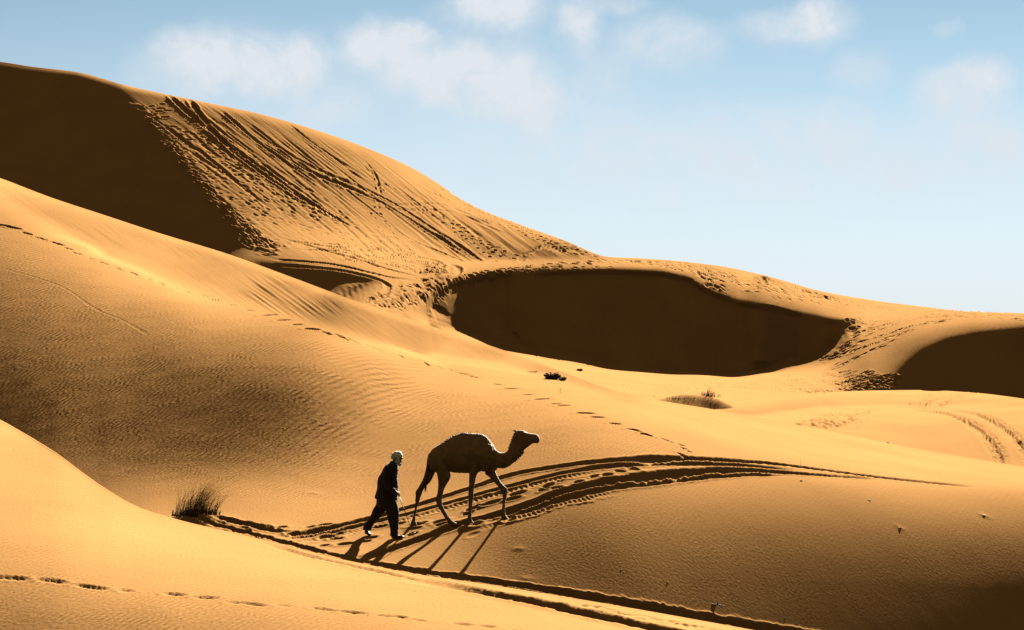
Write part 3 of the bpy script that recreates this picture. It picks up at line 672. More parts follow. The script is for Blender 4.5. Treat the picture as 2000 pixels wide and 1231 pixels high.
# wheel ruts on the camel dune (far pair, near pair) and along the foot of the foreground dune
A1 = [(545, 1048), (600, 1040), (650, 1029), (707, 1016), (778, 997), (849, 976), (920, 953), (1005, 926), (1100, 910), (1200, 899), (1300, 895), (1400, 898), (1500, 905), (1600, 917), (1700, 930), (1800, 941), (1905, 951)]
A2 = [(560, 1052), (610, 1046), (660, 1037), (735, 1018), (792, 1005), (863, 986), (934, 966), (1005, 947), (1100, 924), (1180, 912), (1280, 905), (1400, 907), (1500, 913), (1560, 919)]
B1 = [(690, 1093), (721, 1086), (772, 1069), (820, 1052), (862, 1037), (906, 1024), (948, 1011), (991, 998), (1034, 984), (1100, 960), (1200, 938), (1300, 926), (1400, 919), (1440, 918), (1520, 922), (1620, 929), (1720, 936)]
B2 = [(930, 1026), (960, 1017), (995, 1006), (1034, 995), (1100, 974), (1200, 951), (1300, 939), (1400, 930), (1470, 927), (1540, 928)]
f2.rut(A1, .25, .11, rim=.12, jag=.35, seed=1, taper=(1500, 2200, .6)); f2.rut(A2, .21, .10, rim=.12, jag=.35, seed=2, taper=(1350, 2000, .6))
f2.rut(B1, .26, .12, rim=.12, jag=.35, seed=3, taper=(1400, 1900, .5)); f2.rut(B2, .22, .11, rim=.12, jag=.35, seed=4, taper=(1300, 1800, .4))
for p, sd in ((A2, 41), (B2, 42)):     # crumbly tread marks on the near edge of each pair
    f2.rut([(x, y+9) for x, y in p if x < 1260], .22, .022, rim=.5, jag=1.1, seed=sd, tread=.8)
f2.rut([(535, 1056), (580, 1045), (640, 1034), (690, 1022)], .4, .06, rim=.3, jag=.9, seed=8, tread=.7)
f2.rut([(392, 1007), (440, 1016), (490, 1027), (540, 1037), (575, 1040)], .26, .12, rim=.3, jag=.3, seed=9)
f2.rut([(x, y-6) for x, y in EDGE1 if 330 < x < 1800], .20, .06, rim=.25, jag=1.0, seed=10, fade=False)
f2.rut([(x, y-7) for x, y in EDGE1 if 880 < x < 1800], .16, .06, rim=.15, jag=.6, seed=13)
f1.rut([(780, 1128), (860, 1141), (940, 1156), (1000, 1167), (1100, 1188), (1200, 1210), (1300, 1232), (1400, 1254), (1500, 1278)], .50, .13, rim=.12, jag=.4, seed=12)
f1.rut([(500, 1058), (650, 1097), (780, 1125), (860, 1140)], .2, .035, rim=.4, jag=1.0, seed=14)
for x, y in [(1225, 1201), (1290, 1212), (1345, 1223), (1150, 1184)]: f1.print_(x, y, 0, .5, .12, .05)
# hoof and foot prints between the ruts
for (x, y, ln, dp) in [(859, 1019, .34, .06), (866, 1025, .3, .05), (821, 1024, .3, .05), (809, 1033, .25, .05), (805, 1043, .25, .05), (921, 995, .3, .1), (913, 1003, .25, .05), (944, 987, .25, .06), (958, 982, .4, .06), (1011, 964, .34, .06), (1002, 974, .3, .06), (1072, 948, .3, .06), (1062, 956, .25, .05), (1088, 953, .25, .04),
     (1130, 941, .25, .05), (1185, 928, .3, .05), (1235, 916, .3, .05), (1090, 941, .25, .04), (1160, 930, .25, .04), (1210, 920, .25, .04), (658, 1043, .3, .05), (672, 1063, .36, .08), (742, 1028, .4, .08), (775, 1024, .3, .05), (725, 1050, .3, .04), (713, 1057, .25, .04), (924, 1044, .3, .015), (632, 1066, .25, .06), (592, 1069, .3, .05), (570, 1041, .3, .1), (582, 1043, .3, .08),
     (548, 1031, .28, .08), (510, 1028, .34, .08), (525, 1031, .2, .06), (632, 1026, .34, .07), (609, 1030, .3, .05), (498, 1053, .3, .07), (640, 1048, .4, .08), (655, 1052, .3, .06)]:
    f2.print_(x, y, RNG.uniform(10, 50), ln, ln*.55, dp*.8, rim=.3)
# wind-blown dents with little tails
for (x, y, h) in [(1012, 1072, .010), (1922, 1007, .016), (1028, 1131, .01), (612, 963, .012), (1757, 1031, .01)]:
    c = f2.at(x, y); f2.Z += h*np.exp(-(((f2.X-c[0])/.12)**2+((f2.Y-c[1])/.10)**2))
# --- middle dune right: broad tyre bands
f3.rip[:] = .05
W3 = [(.5, [(2040, 930), (2005, 880), (1985, 858), (1950, 829), (1915, 811), (1880, 803), (1850, 801)]), (.5, [(1958, 912), (1948, 884), (1925, 850), (1890, 824), (1850, 808), (1810, 802), (1780, 800)])]
for w, p in W3: f3.rut(p, w, .10, rim=.1, jag=.4, tread=.8, pitch=.33, seed=int(p[0][0])); f3.rut(p, w*.4, .07, rim=.3, jag=.9, seed=3)
for p in ([(1795, 800), (1815, 786), (1850, 774), (1880, 766)], [(1820, 800), (1850, 786), (1880, 773), (1895, 767)], [(1770, 799), (1783, 786), (1800, 780)], [(1788, 800), (1797, 786), (1812, 779)], [(1790, 782), (1815, 773), (1838, 765)]):
    f3.rut(p, .45, .10, rim=.3, jag=.9, tread=.6, pitch=.4, seed=5)
BAND = [(1548, 828), (1600, 812), (1645, 800), (1725, 796), (1700, 806), (1668, 822), (1640, 836), (1600, 838)]
mb = zone(f3, BAND, 4); f3.Z += mb*.08*vnoise(f3.X*7, f3.Y*3, 77)-.02*mb
f3.rut([(1600, 826), (1640, 814), (1700, 799)], .2, .02, rim=.8, jag=.5)
f3.trail([(1620, 838), (1660, 834), (1670, 825), (1690, 808), (1710, 802), (1760, 798)], .55, .3, .25, .14, .05)
f3.trail([(1890, 826), (1930, 822)], .5, .2, .3, .2, .07)
for _ in range(30): f3.print_(RNG.uniform(1400, 1980), RNG.uniform(785, 860), 0, .3, .15, .01)

# --- the far dunes
f4.rip[:] = .25
slide = [(240, 172), (330, 185), (520, 232), (700, 296), (760, 330), (880, 405), (940, 470), (1000, 505), (900, 512), (820, 500), (640, 505), (520, 470), (420, 370), (330, 270), (260, 215)]
ms = zone(f4, slide, 22)
up = np.clip((f4.px-250)/120, 0, 1)
f4.Z += streaks(f4, ms, 330, 250, .045, .42, 51, 30.0)*np.clip(.55+.9*fbm(f4.px/110, f4.py/60, 2, 6), .2, 1.3)
f4.Z += streaks(f4, zone(f4, [(760, 330), (850, 362), (960, 425), (1180, 504), (1000, 505), (880, 440)], 14), 330, 240, .05, 1.0, 53, 14.0)
# footprints and slides trampled down the big face
TR = [(262, 196), (340, 206), (430, 262), (560, 345), (650, 392), (720, 440), (800, 496), (740, 508), (640, 500), (560, 482), (480, 440), (400, 362), (330, 282)]
# long skids down the face
for k in range(46):
    x0 = RNG.uniform(290, 560); y0 = 212+(x0-290)*.16+RNG.uniform(0, 90)
    ln = RNG.uniform(60, 260); sl = RNG.uniform(.62, .9)
    pts = [(x0+ln*t, y0+ln*sl*t*(.9+.15*t)) for t in (0, .33, .66, 1)]
    if pts[-1][1] > 500: continue
    f4.rut(pts, RNG.uniform(.25, .42), RNG.uniform(.015, .042), rim=.5, jag=.4, seed=k, power=2)
for k in range(44):
    x0 = RNG.uniform(380, 780); yt = float(pchip(np.array(x0), *zip(*HILL))); y0 = yt+RNG.uniform(10, 60)
    ln = RNG.uniform(60, 220); sl = .78
    pts = [(x0+ln*t, y0+ln*sl*t) for t in (0, .5, 1)]
    if pts[-1][1] > 505: continue
    f4.rut(pts, RNG.uniform(.25, .4), RNG.uniform(.02, .05), rim=.6, jag=.4, seed=100+k, power=2)
for p, w, d in (([(500, 272), (600, 332), (744, 395), (850, 460), (932, 511)], .4, .12), ([(510, 266), (610, 326), (754, 389), (860, 456), (940, 511)], .4, .10), ([(744, 430), (800, 466), (905, 511)], .3, .07), ([(365, 190), (420, 262), (500, 330), (600, 395), (700, 450)], .5, .16), ([(325, 182), (380, 232), (470, 300), (560, 365), (640, 420)], .5, .15),
                ([(560, 240), (640, 300), (720, 350)], .35, .1), ([(430, 215), (520, 290), (640, 372)], .4, .12), ([(700, 300), (735, 345), (742, 380)], .3, .1)):
    f4.rut(p, w*.8, d*.7, rim=.8, jag=.4, seed=int(p[0][0]), power=2)
for (x, y) in rand_in(TR, 430):
    c = max(.35, 1-abs((y-212)-(x-290)*.62)/140)
    f4.print_(x, y, RNG.uniform(0, 60), RNG.uniform(.3, .6), RNG.uniform(.18, .3), RNG.uniform(.03, .085)*c, rim=.3)
for (x, y) in rand_in([(255, 200), (290, 215), (350, 290), (420, 370), (470, 430), (560, 480), (520, 500), (470, 470), (430, 420), (370, 350), (300, 262)], 150):
    f4.print_(x, y, RNG.uniform(-60, -30), RNG.uniform(.5, 1.3), RNG.uniform(.16, .26), RNG.uniform(.03, .08), rim=.6)
for (x, y) in rand_in([(640, 470), (800, 490), (880, 515), (840, 540), (740, 515), (640, 505)], 90):
    f4.print_(x, y, RNG.uniform(-20, 60), .45, .3, .09, rim=.4)
# lines of prints over the big dune
f4.trail([(712, 318), (728, 340), (742, 356), (738, 372), (742, 395), (730, 410), (745, 440), (770, 470), (800, 490), (830, 500), (880, 508)], .6, .5, .38, .2, .08)
f4.trail([(744, 355), (780, 375), (825, 398), (880, 440), (930, 475), (985, 510)], .8, .5, .5, .2, .08)
f4.trail([(870, 425), (920, 465), (975, 490), (1020, 508)], .8, .4, .5, .2, .08)
f4.trail([(840, 373), (900, 400), (955, 425), (1010, 447), (1080, 476), (1140, 497), (1190, 505)], .55, .5, .4, .22, .10)
f4.trail([(860, 366), (905, 394), (960, 420), (1010, 440), (1090, 473), (1160, 495)], .6, .4, .4, .22, .09)
for (a, b) in ((1018, 506), (1025, 500), (1032, 496), (1040, 490), (1048, 486), (1056, 484), (1064, 482), (1072, 483), (1080, 484), (1088, 487), (1096, 490), (1104, 490), (1112, 488), (1120, 486)):
    f4.rut([(a+3, b-7), (a, b), (a-4, b+6)], .4, .12, rim=.5, jag=.6, seed=a)
for (x0, y0, x1, y1, x2, y2) in ((760, 402, 850, 398, 960, 440), (770, 412, 860, 410, 980, 455)): f4.rut([(x0, y0), (x1, y1), (x2, y2)], .3, .03, rim=.8, jag=.3)
# tracks that meet in the saddle
K = lambda pts: [(650+x/6.667, 480+y/6.667) for x, y in pts]
SADDLE = [([(-700, -110), (-300, 0), (0, 90), (300, 170), (600, 270), (900, 350), (1150, 410)], .45, .11), ([(-800, 240), (0, 305), (400, 380), (600, 440), (700, 490), (725, 530), (650, 640), (430, 740)], .45, .12), ([(-800, 170), (0, 240), (500, 350), (750, 410), (1000, 440), (1060, 480)], .45, .12),
          ([(-600, -80), (0, 20), (300, 90), (550, 150), (860, 185)], .4, .09), ([(-500, 40), (100, 75), (500, 200), (800, 270), (1100, 350)], .35, .08), ([(630, 815), (760, 770), (900, 720), (1050, 640), (1150, 560), (1215, 490), (1180, 415)], .6, .15), ([(1215, 470), (1265, 560), (1300, 660)], .5, .15), ([(1245, 700), (1260, 850), (1315, 1040)], .4, .1),
          ([(1290, 800), (1340, 930), (1400, 1070)], .4, .1), ([(1380, 960), (1430, 1040), (1490, 1100)], .4, .09), ([(1480, 220), (1600, 260), (1660, 300), (1560, 400), (1450, 450), (1250, 560)], .5, .13), ([(1000, 935), (1090, 850), (1180, 780), (1230, 690)], .7, .16), ([(820, 885), (890, 800), (960, 740), (1060, 660), (1200, 640)], .6, .13), ([(500, 750), (700, 640), (840, 570), (880, 460)], .4, .08), ([(860, 100), (1100, 150), (1300, 180), (1420, 230), (1430, 300), (1380, 340)], .45, .1)]
for i, (p, w, d) in enumerate(SADDLE): f4.rut(K(p), w*.8, d*.8, rim=.25, jag=.4, seed=200+i)
for (x, y) in rand_in(K([(300, 700), (700, 560), (1000, 480), (1400, 350), (1450, 480), (1400, 640), (1250, 640), (1000, 780), (800, 860)]), 110):
    f4.print_(x, y, RNG.uniform(0, 70), RNG.uniform(.35, .65), .22, RNG.uniform(.04, .12), rim=.25)
for (x, y) in rand_in(K([(1150, 200), (1350, 190), (1440, 260), (1440, 350), (1200, 330)]), 40):
    f4.print_(x, y, RNG.uniform(0, 70), .4, .3, .09, rim=.5)
f4.trail([(858, 560), (880, 548), (930, 538), (985, 530), (1040, 522), (1100, 515), (1180, 510), (1240, 512), (1300, 515)], .6, .5, .4, .25, .13)
f4.trail([(868, 552), (900, 543), (960, 531), (1020, 523), (1090, 516), (1160, 511)], .55, .5, .4, .25, .12)
f4.trail([(980, 532), (1040, 527), (1110, 522), (1200, 519)], .7, .3, .35, .2, .06)
for (x, y) in rand_in([(1190, 508), (1300, 509), (1400, 522), (1500, 545), (1600, 573), (1640, 588), (1560, 582), (1450, 556), (1390, 552), (1340, 530), (1260, 518)], 230):
    f4.print_(x, y, RNG.uniform(-30, 60), RNG.uniform(.35, .7), .22, RNG.uniform(.04, .13), rim=.25)
for k in range(26):
    x = 1480+k*5.5+RNG.uniform(-3, 3); y = float(pchip(np.array(x), *zip(*HILL)))+3
    f4.rut([(x, y), (x+10, y+6), (x+18, y+RNG.uniform(9, 15))], .4, .13, rim=.7, jag=.6, seed=300+k)
for (x, y) in rand_in([(1370, 556), (1400, 552), (1420, 560), (1410, 566)], 9): f4.print_(x, y, 20, .4, .3, .07)
f4.trail([(1370, 555), (1410, 562)], .6, .4, .4, .25, .09)
f4.trail([(1440, 562), (1520, 583), (1610, 590), (1700, 602), (1800, 606), (1900, 614), (2010, 622)], .9, .6, .4, .25, .08)
f4.trail([(1560, 575), (1640, 585), (1720, 596), (1820, 604), (1900, 610), (2010, 616)], .5, .6, .45, .25, .12)
f4.trail([(1640, 592), (1740, 604), (1830, 612), (1920, 618), (2010, 622)], .5, .6, .4, .25, .1)
for (p, dpt) in (([(1655, 628), (1700, 624), (1760, 615), (1850, 608), (1900, 607)], .07), ([(1665, 650), (1700, 632), (1760, 618), (1830, 612)], .12), ([(1650, 668), (1690, 652), (1740, 634), (1800, 620), (1880, 614)], .14), ([(1620, 695), (1670, 672), (1730, 652), (1790, 634), (1860, 625)], .14), ([(1610, 700), (1660, 688), (1720, 665), (1780, 645)], .14), ([(1610, 724), (1660, 704), (1710, 680), (1760, 660)], .09)):
    f4.trail(p, .55, .45, .5, .3, dpt); 
f4.rut([(1650, 662), (1700, 642), (1770, 622), (1850, 611)], .3, .06, jag=.6)
f4.rut([(1615, 722), (1670, 700), (1740, 664)], .3, .07, jag=.6)
for (x, y) in rand_in([(1470, 735), (1600, 728), (1700, 728), (1750, 735), (1770, 758), (1700, 765), (1620, 765), (1540, 760)], 100):
    f4.print_(x, y, RNG.uniform(-30, 40), RNG.uniform(.35, .7), .25, RNG.uniform(.05, .12), rim=.5)
f4.trail([(1010, 690), (1060, 700), (1130, 712), (1220, 730), (1300, 738), (1400, 748), (1500, 752)], .7, .5, .35, .2, .05)
f4.trail([(1060, 695), (1150, 715), (1260, 736), (1380, 742), (1480, 746)], .8, .4, .35, .2, .045)
f4.trail([(1380, 752), (1450, 754), (1500, 758), (1560, 764), (1620, 763)], .5, .6, .5, .25, .12)
f4.trail([(1290, 762), (1340, 757), (1400, 754)], .8, .4, .4, .2, .06)
for (x, y) in rand_in([(1240, 745), (1320, 760), (1340, 785), (1280, 770)], 8): f4.print_(x, y, 0, .5, .2, .05)
for x, y in ((1215, 750), (1222, 756), (1275, 774)): f4.print_(x, y, 0, .6, .25, .1)
# hillock under the far bush: a low bank that turns its steep side to us
c = f4.at(1378, 803)
rr = ((f4.X-c[0])/1.75)**2+((f4.Y-c[1])/.95)**2; f4.Z += .62*np.exp(-rr**1.15)
c = f4.at(1322, 797); rr = ((f4.X-c[0])/1.0)**2+((f4.Y-c[1])/.8)**2; f4.Z += .22*np.exp(-rr**1.5)

# --- hard footing under the walkers: level the sand to where feet stand
FEET = []
def build_ground():
    f1.build('foreground_dune', sand_near, front='feet', label='near dune of bright rippled sand at the lower left')
    f2.build('camel_dune', sand_near, label='middle dune with wheel ruts that the camel walks on')
    f3.build('mound_dune', sand_far, label='low bright mound with broad tyre bands at the right')
    f4.build('far_dunes', sand_far, label='high far dunes with deep shaded hollows')
    # desert floor out to the horizon, under and behind the dunes
    r = np.concatenate([[0, 2, 4, 8, 14, 22, 32, 45, 60, 80, 110, 150, 200, 300, 500, 900, 1600, 3000, 6000, 12000]]); th = np.linspace(0, 2*math.pi, 97)
    Rr, Th = np.meshgrid(r, th, indexing='ij')
    Z = np.where(Rr < 32, -1.95-.14*Rr, -6.43-.06*(Rr-32)); Z = np.maximum(Z, -13.0)
    grid_mesh('desert_ground', -Rr*np.cos(Th), Rr*np.sin(Th), Z, sand_far, 0*Z+.2, 'flat desert ground out to the horizon')
# ------------------------------------------------------------------ helpers for things
def tag(o, label, cat, group=None, kind=None):
    o['label'] = label; o['category'] = cat
    if group: o['group'] = group
    if kind: o['kind'] = kind
    return o
def empty(name, loc, rz=0.0):
    o = bpy.data.objects.new(name, None); C.objects.link(o); o.location = loc; o.rotation_euler = (0, 0, rz); return o
def obj_from(name, verts, faces, mat, parent=None, smooth=True):
    me = bpy.data.meshes.new(name); me.from_pydata([tuple(map(float, v)) for v in verts], [], faces); me.update()
    if smooth: me.polygons.foreach_set('use_smooth', [True]*len(me.polygons))
    me.materials.append(mat)
    o = bpy.data.objects.new(name, me); C.objects.link(o)
    if parent: o.parent = parent
    return o
def simple_mat(name, col, rough=.8, var=.15, scale=20.0, bump=.0, col2=None, sheen=0.0):
    m = bpy.data.materials.new(name); m.use_nodes = True; nt = m.node_tree; nt.nodes.clear()
    tc = N(nt, 'ShaderNodeTexCoord'); nz = N(nt, 'ShaderNodeTexNoise', inp={'Scale': scale, 'Detail': 5.0, 'Roughness': .6}); nt.links.new(tc.outputs['Object'], nz.inputs['Vector'])
    ramp = N(nt, 'ShaderNodeValToRGB'); c2 = col2 or tuple(c*(1-var*2) for c in col)
    ramp.color_ramp.elements[0].position = .35; ramp.color_ramp.elements[1].position = .65
    ramp.color_ramp.elements[0].color = (*c2, 1); ramp.color_ramp.elements[1].color = (*[c*(1+var) for c in col], 1)
    nt.links.new(nz.outputs['Fac'], ramp.inputs['Fac'])
    b = N(nt, 'ShaderNodeBsdfPrincipled', inp={'Roughness': rough}); nt.links.new(ramp.outputs[0], b.inputs['Base Color'])
    b.inputs['Specular IOR Level'].default_value = .15; b.inputs['Sheen Weight'].default_value = sheen
    if bump:
        bp = N(nt, 'ShaderNodeBump', inp={'Strength': .8, 'Distance': bump}); n2 = N(nt, 'ShaderNodeTexNoise', inp={'Scale': scale*3, 'Detail': 4.0}); nt.links.new(tc.outputs['Object'], n2.inputs['Vector'])
        nt.links.new(n2.outputs['Fac'], bp.inputs['Height']); nt.links.new(bp.outputs[0], b.inputs['Normal'])
    o = N(nt, 'ShaderNodeOutputMaterial'); nt.links.new(b.outputs[0], o.inputs['Surface'])
    return m

class Loft:
    """collects closed tubes; fuse() melts them into one continuous skin"""
    def __init__(s): s.v = []; s.f = []
    def ring_loft(s, rings, n=20):
        """rings: (centre, axis_a, axis_b[, pinch]) vectors; cross-section ellipse a*cos + b*sin; capped"""
        base = len(s.v)
        for r in rings:
            c, a, b = map(Vector, r[:3]); pinch = r[3] if len(r) > 3 else 0.0
            for k in range(n):
                t = 2*math.pi*k/n; st = math.sin(t)
                w = 1-pinch*max(0.0, st)**2
                s.v.append(c+a*math.cos(t)*w+b*st)
        m = len(rings)
        for i in range(m-1):
            for k in range(n):
                p = base+i*n+k; q = base+i*n+(k+1) % n
                s.f.append((p, q, q+n, p+n))
        s.v.append(Vector(rings[0][0])); s.v.append(Vector(rings[-1][0])); e0 = len(s.v)-2; e1 = e0+1
        for k in range(n):
            s.f.append((e0, base+(k+1) % n, base+k)); s.f.append((e1, base+(m-1)*n+k, base+(m-1)*n+(k+1) % n))
    def pairs(s, P, conv, y, n=20, pinch=None):
        """P: (x1, y1, x2, y2, half_width) two outline points of the side view"""
        P = dense(P, 3); R = []
        for i, p in enumerate(P):
            a = Vector(conv(p[0], p[1])); b = Vector(conv(p[2], p[3])); c = (a+b)/2; c.y = y if not callable(y) else y(i/(len(P)-1))
            up = (a-b)/2; up.y = 0
            R.append((c, (0, p[4], 0), up, pinch(i/(len(P)-1)) if pinch else 0.0))
        s.ring_loft(R, n)
    def tube(s, pts, rad, n=12, flat=1.0):
        pts = [Vector(p) for p in pts]; R = []
        for i, p in enumerate(pts):
            d = (pts[min(i+1, len(pts)-1)]-pts[max(i-1, 0)]).normalized()
            u = d.cross(Vector((0, 1, 0)));
            if u.length < .1: u = d.cross(Vector((1, 0, 0)))
            u.normalize(); w = d.cross(u)
            r = rad[i] if isinstance(rad, (list, tuple)) else rad
            R.append((p, u*r, w*r*flat))
        s.ring_loft(R, n)
    def ball(s, c, r, n=14, rot=0.0):
        rx, ry, rz = r if isinstance(r, (tuple, list)) else (r, r, r); R = []; cr, sr = math.cos(rot), math.sin(rot)
        for i in range(n+1):
            t = math.pi*(i+.15)/(n+.3); z = -math.cos(t); q = math.sin(t)
            # stacked along local z, then rotated in the side view plane
            def tr(v): return Vector((v[0]*cr+v[2]*sr, v[1], -v[0]*sr+v[2]*cr))
            R.append((Vector(c)+tr((0, 0, z*rz)), tr((rx*q, 0, 0)), (0, ry*q, 0)))
        s.ring_loft(R, 16)
    def mesh(s, name, mat, parent=None): return obj_from(name, s.v, s.f, mat, parent)
    def fuse(s, name, mat, parent=None, voxel=.012, smooth=4, disp=None):
        me = bpy.data.meshes.new(name+'_raw'); me.from_pydata([tuple(v) for v in s.v], [], s.f)
        bm = bmesh.new(); bm.from_mesh(me); bmesh.ops.recalc_face_normals(bm, faces=bm.faces); bm.to_mesh(me); bm.free()
        t = bpy.data.objects.new(name+'_raw', me); C.objects.link(t)
        md = t.modifiers.new('r', 'REMESH'); md.mode = 'VOXEL'; md.voxel_size = voxel
        sm = t.modifiers.new('s', 'SMOOTH'); sm.iterations = smooth; sm.factor = .5
        dg = bpy.context.evaluated_depsgraph_get(); dg.update()
        m2 = bpy.data.meshes.new_from_object(t.evaluated_get(dg)); m2.name = name
        bpy.data.objects.remove(t); bpy.data.meshes.remove(me)
        n = len(m2.vertices); co = np.zeros(n*3, np.float32); m2.vertices.foreach_get('co', co); co = co.reshape(-1, 3)
        if disp is not None:
            no = np.zeros(n*3, np.float32); m2.vertices.foreach_get('normal', no); co += no.reshape(-1, 3)*disp(co)[:, None]
            m2.vertices.foreach_set('co', co.ravel())
        m2.polygons.foreach_set('use_smooth', [True]*len(m2.polygons)); m2.update()
        m2.materials.clear(); m2.materials.append(mat)
        o = bpy.data.objects.new(name, m2); C.objects.link(o)
        if parent: o.parent = parent
        return o
def dense(P, k):
    """smoothly add rings between the given ones"""
    A = np.array(P, float); n = len(A); out = []
    if n < 3: return [tuple(a) for a in A]
    for i in range(n-1):
        p0, p1, p2, p3 = A[max(i-1, 0)], A[i], A[i+1], A[min(i+2, n-1)]
        for j in range(k):
            t = j/k; out.append(tuple(.5*((2*p1)+(-p0+p2)*t+(2*p0-5*p1+4*p2-p3)*t*t+(-p0+3*p1-3*p2+p3)*t**3)))
    out.append(tuple(A[-1])); return out

# ------------------------------------------------------------------ the camel
def level_to(f, wx, wy, wz, rad=.32):
    """press or heap sand so that the ground passes through a foot"""
    px = 1000+wx/wy*F; g = f.Z
    i = int(np.clip(np.searchsorted(f.u, px), 0, len(f.u)-1))
    j = int(np.abs(f.Y[i]-wy).argmin()); dz = wz-f.Z[i, j]
    R = F/wy*rad*3; w = slice(max(i-int(R/1.4), 0), i+int(R/1.4))
    d2 = (f.X[w]-wx)**2+(f.Y[w]-wy)**2
    f.Z[w] += dz*np.exp(-(d2/rad**2)**1.0)
    if 'VB' in globals(): print('level', wx, dz)
    return dz

CU = 1/(5.597*F/f2.at(887, 1026)[1])
def cc(x, y): return ((x-600)*CU*1.008, 0.0, (1152-y)*CU)
camel_yaw = math.radians(-7)
ca, sa = math.cos(camel_yaw), math.sin(camel_yaw)
def camel_world(o, x, y, z): return (o[0]+x*ca-y*sa, o[1]+x*sa+y*ca, o[2]+z)
P = f2.at(780+590/5.597, 820+1150/5.597)
nl = ((590-600)*CU, -.125)
CAM_O = Vector((P[0]-(nl[0]*ca-nl[1]*sa), P[1]-(nl[0]*sa+nl[1]*ca), P[2]))
fur = simple_mat('camel_fur', (.18, .11, .042), .9, .12, 5.0, .02)
fur_dark = simple_mat('camel_dark_hair', (.05, .032, .016), .95, .2, 12.0, .02)
camel = empty('camel', CAM_O, camel_yaw)
tag(camel, 'brown one-humped camel striding to the right between the wheel ruts', 'camel')
b = Loft()
hump = lambda t: .42*math.exp(-((t-.33)/.2)**2)
b.pairs([(298, 372, 305, 480, .08), (318, 345, 325, 520, .14), (345, 312, 350, 540, .19), (400, 268, 400, 548, .235), (470, 236, 470, 552, .26), (540, 186, 540, 562, .285), (600, 152, 600, 570, .305), (680, 129, 680, 574, .315), (760, 138, 760, 573, .315), (840, 137, 840, 566, .30), (900, 149, 895, 545, .28), (950, 182, 945, 530, .25), (1000, 250, 1000, 522, .21), (1045, 315, 1045, 517, .17),
         (1085, 341, 1090, 518, .14), (1130, 345, 1135, 518, .122), (1165, 328, 1195, 490, .11), (1186, 285, 1252, 436, .10), (1202, 235, 1303, 380, .095), (1222, 182, 1335, 338, .093), (1242, 130, 1362, 304, .098), (1278, 102, 1392, 282, .105), (1340, 100, 1422, 256, .105), (1382, 124, 1446, 246, .09), (1425, 135, 1464, 237, .078), (1480, 141, 1486, 235, .075), (1508, 162, 1508, 228, .06), (1519, 185, 1517, 214, .03)], cc, 0.0, 24, pinch=hump)
# haunch and shoulder masses, brow, lips, chest pad
for sgn in (-1, 1):
    b.ball((*cc(430, 0)[:1], sgn*.15, cc(0, 440)[2]), (.20, .12, .25)); b.ball((cc(945, 0)[0], sgn*.15, cc(0, 400)[2]), (.13, .10, .30), rot=.25)
    b.ball((cc(1345, 0)[0], sgn*.075, cc(0, 135)[2]), (.05, .03, .035)); b.ball((cc(1498, 0)[0], sgn*.035, cc(0, 175)[2]), (.022, .02, .018))
b.ball((cc(1000, 0)[0], 0, cc(0, 525)[2]), (.10, .11, .05)); b.ball((cc(1478, 0)[0], 0, cc(0, 232)[2]), (.055, .05, .022))
LEGS = {
 'rear far': (.14, [(300, 400, 400, 430, .13), (272, 480, 388, 515, .12), (245, 590, 350, 600, .085), (210, 680, 318, 665, .068), (174, 742, 268, 722, .055), (146, 788, 232, 770, .05), (145, 830, 210, 825, .043), (143, 880, 192, 885, .035), (140, 940, 172, 940, .03), (132, 1000, 158, 1000, .029), (118, 1060, 146, 1060, .032), (102, 1105, 145, 1100, .038), (92, 1132, 155, 1130, .055), (88, 1146, 166, 1146, .06), (90, 1155, 165, 1155, .055)]),
 'rear near': (-.14, [(385, 450, 520, 500, .14), (392, 530, 548, 560, .125), (408, 600, 556, 608, .105), (417, 660, 535, 655, .08), (417, 700, 508, 700, .066), (414, 745, 484, 750, .056), (407, 795, 470, 805, .05), (392, 845, 460, 850, .047), (391, 882, 462, 885, .043), (407, 928, 464, 915, .035), (436, 976, 484, 960, .031), (471, 1032, 514, 1015, .029), (503, 1082, 547, 1062, .032), (528, 1118, 582, 1094, .04), (532, 1142, 622, 1116, .052), (534, 1155, 642, 1138, .055)]),
 'front near': (-.13, [(770, 470, 890, 470, .12), (755, 550, 868, 540, .10), (757, 590, 840, 590, .082), (755, 640, 828, 640, .066), (755, 700, 816, 700, .056), (750, 760, 808, 760, .051), (747, 812, 805, 812, .052), (750, 860, 798, 860, .042), (748, 920, 790, 920, .035), (745, 988, 783, 988, .032), (738, 1044, 782, 1044, .037), (735, 1086, 790, 1084, .043), (738, 1114, 812, 1110, .055), (740, 1130, 834, 1128, .06), (744, 1139, 828, 1137, .055)]),
 'front far': (.13, [(890, 450, 1030, 470, .12), (908, 530, 1022, 530, .10), (915, 585, 1040, 580, .082), (950, 612, 1062, 628, .066), (998, 655, 1092, 678, .056), (1040, 705, 1130, 715, .051), (1075, 745, 1154, 738, .052), (1095, 782, 1158, 787, .048), (1104, 830, 1150, 835, .039), (1103, 890, 1138, 890, .034), (1100, 950, 1135, 950, .032), (1093, 1000, 1134, 1000, .038), (1089, 1034, 1145, 1036, .044), (1090, 1056, 1168, 1064, .054), (1094, 1070, 1184, 1082, .055)])}
for k, (yo, rr) in LEGS.items():
    b.pairs(rr, cc, (lambda yo: (lambda t: yo*(1.0-.12*t)))(yo), 16)
    x1, y1, x2, y2, _ = rr[-1]; fx, _, fz = cc((x1+x2)/2, (y1+y2)/2)
    wp = camel_world(CAM_O, fx, yo*.88, fz+.012); level_to(f2, *wp)
    for sx in (-.05, .05): f2.print_(1000+(wp[0]+sx)/wp[1]*F, YH-wp[2]/wp[1]*F+2, 20, .28, .2, .015, rim=.8)
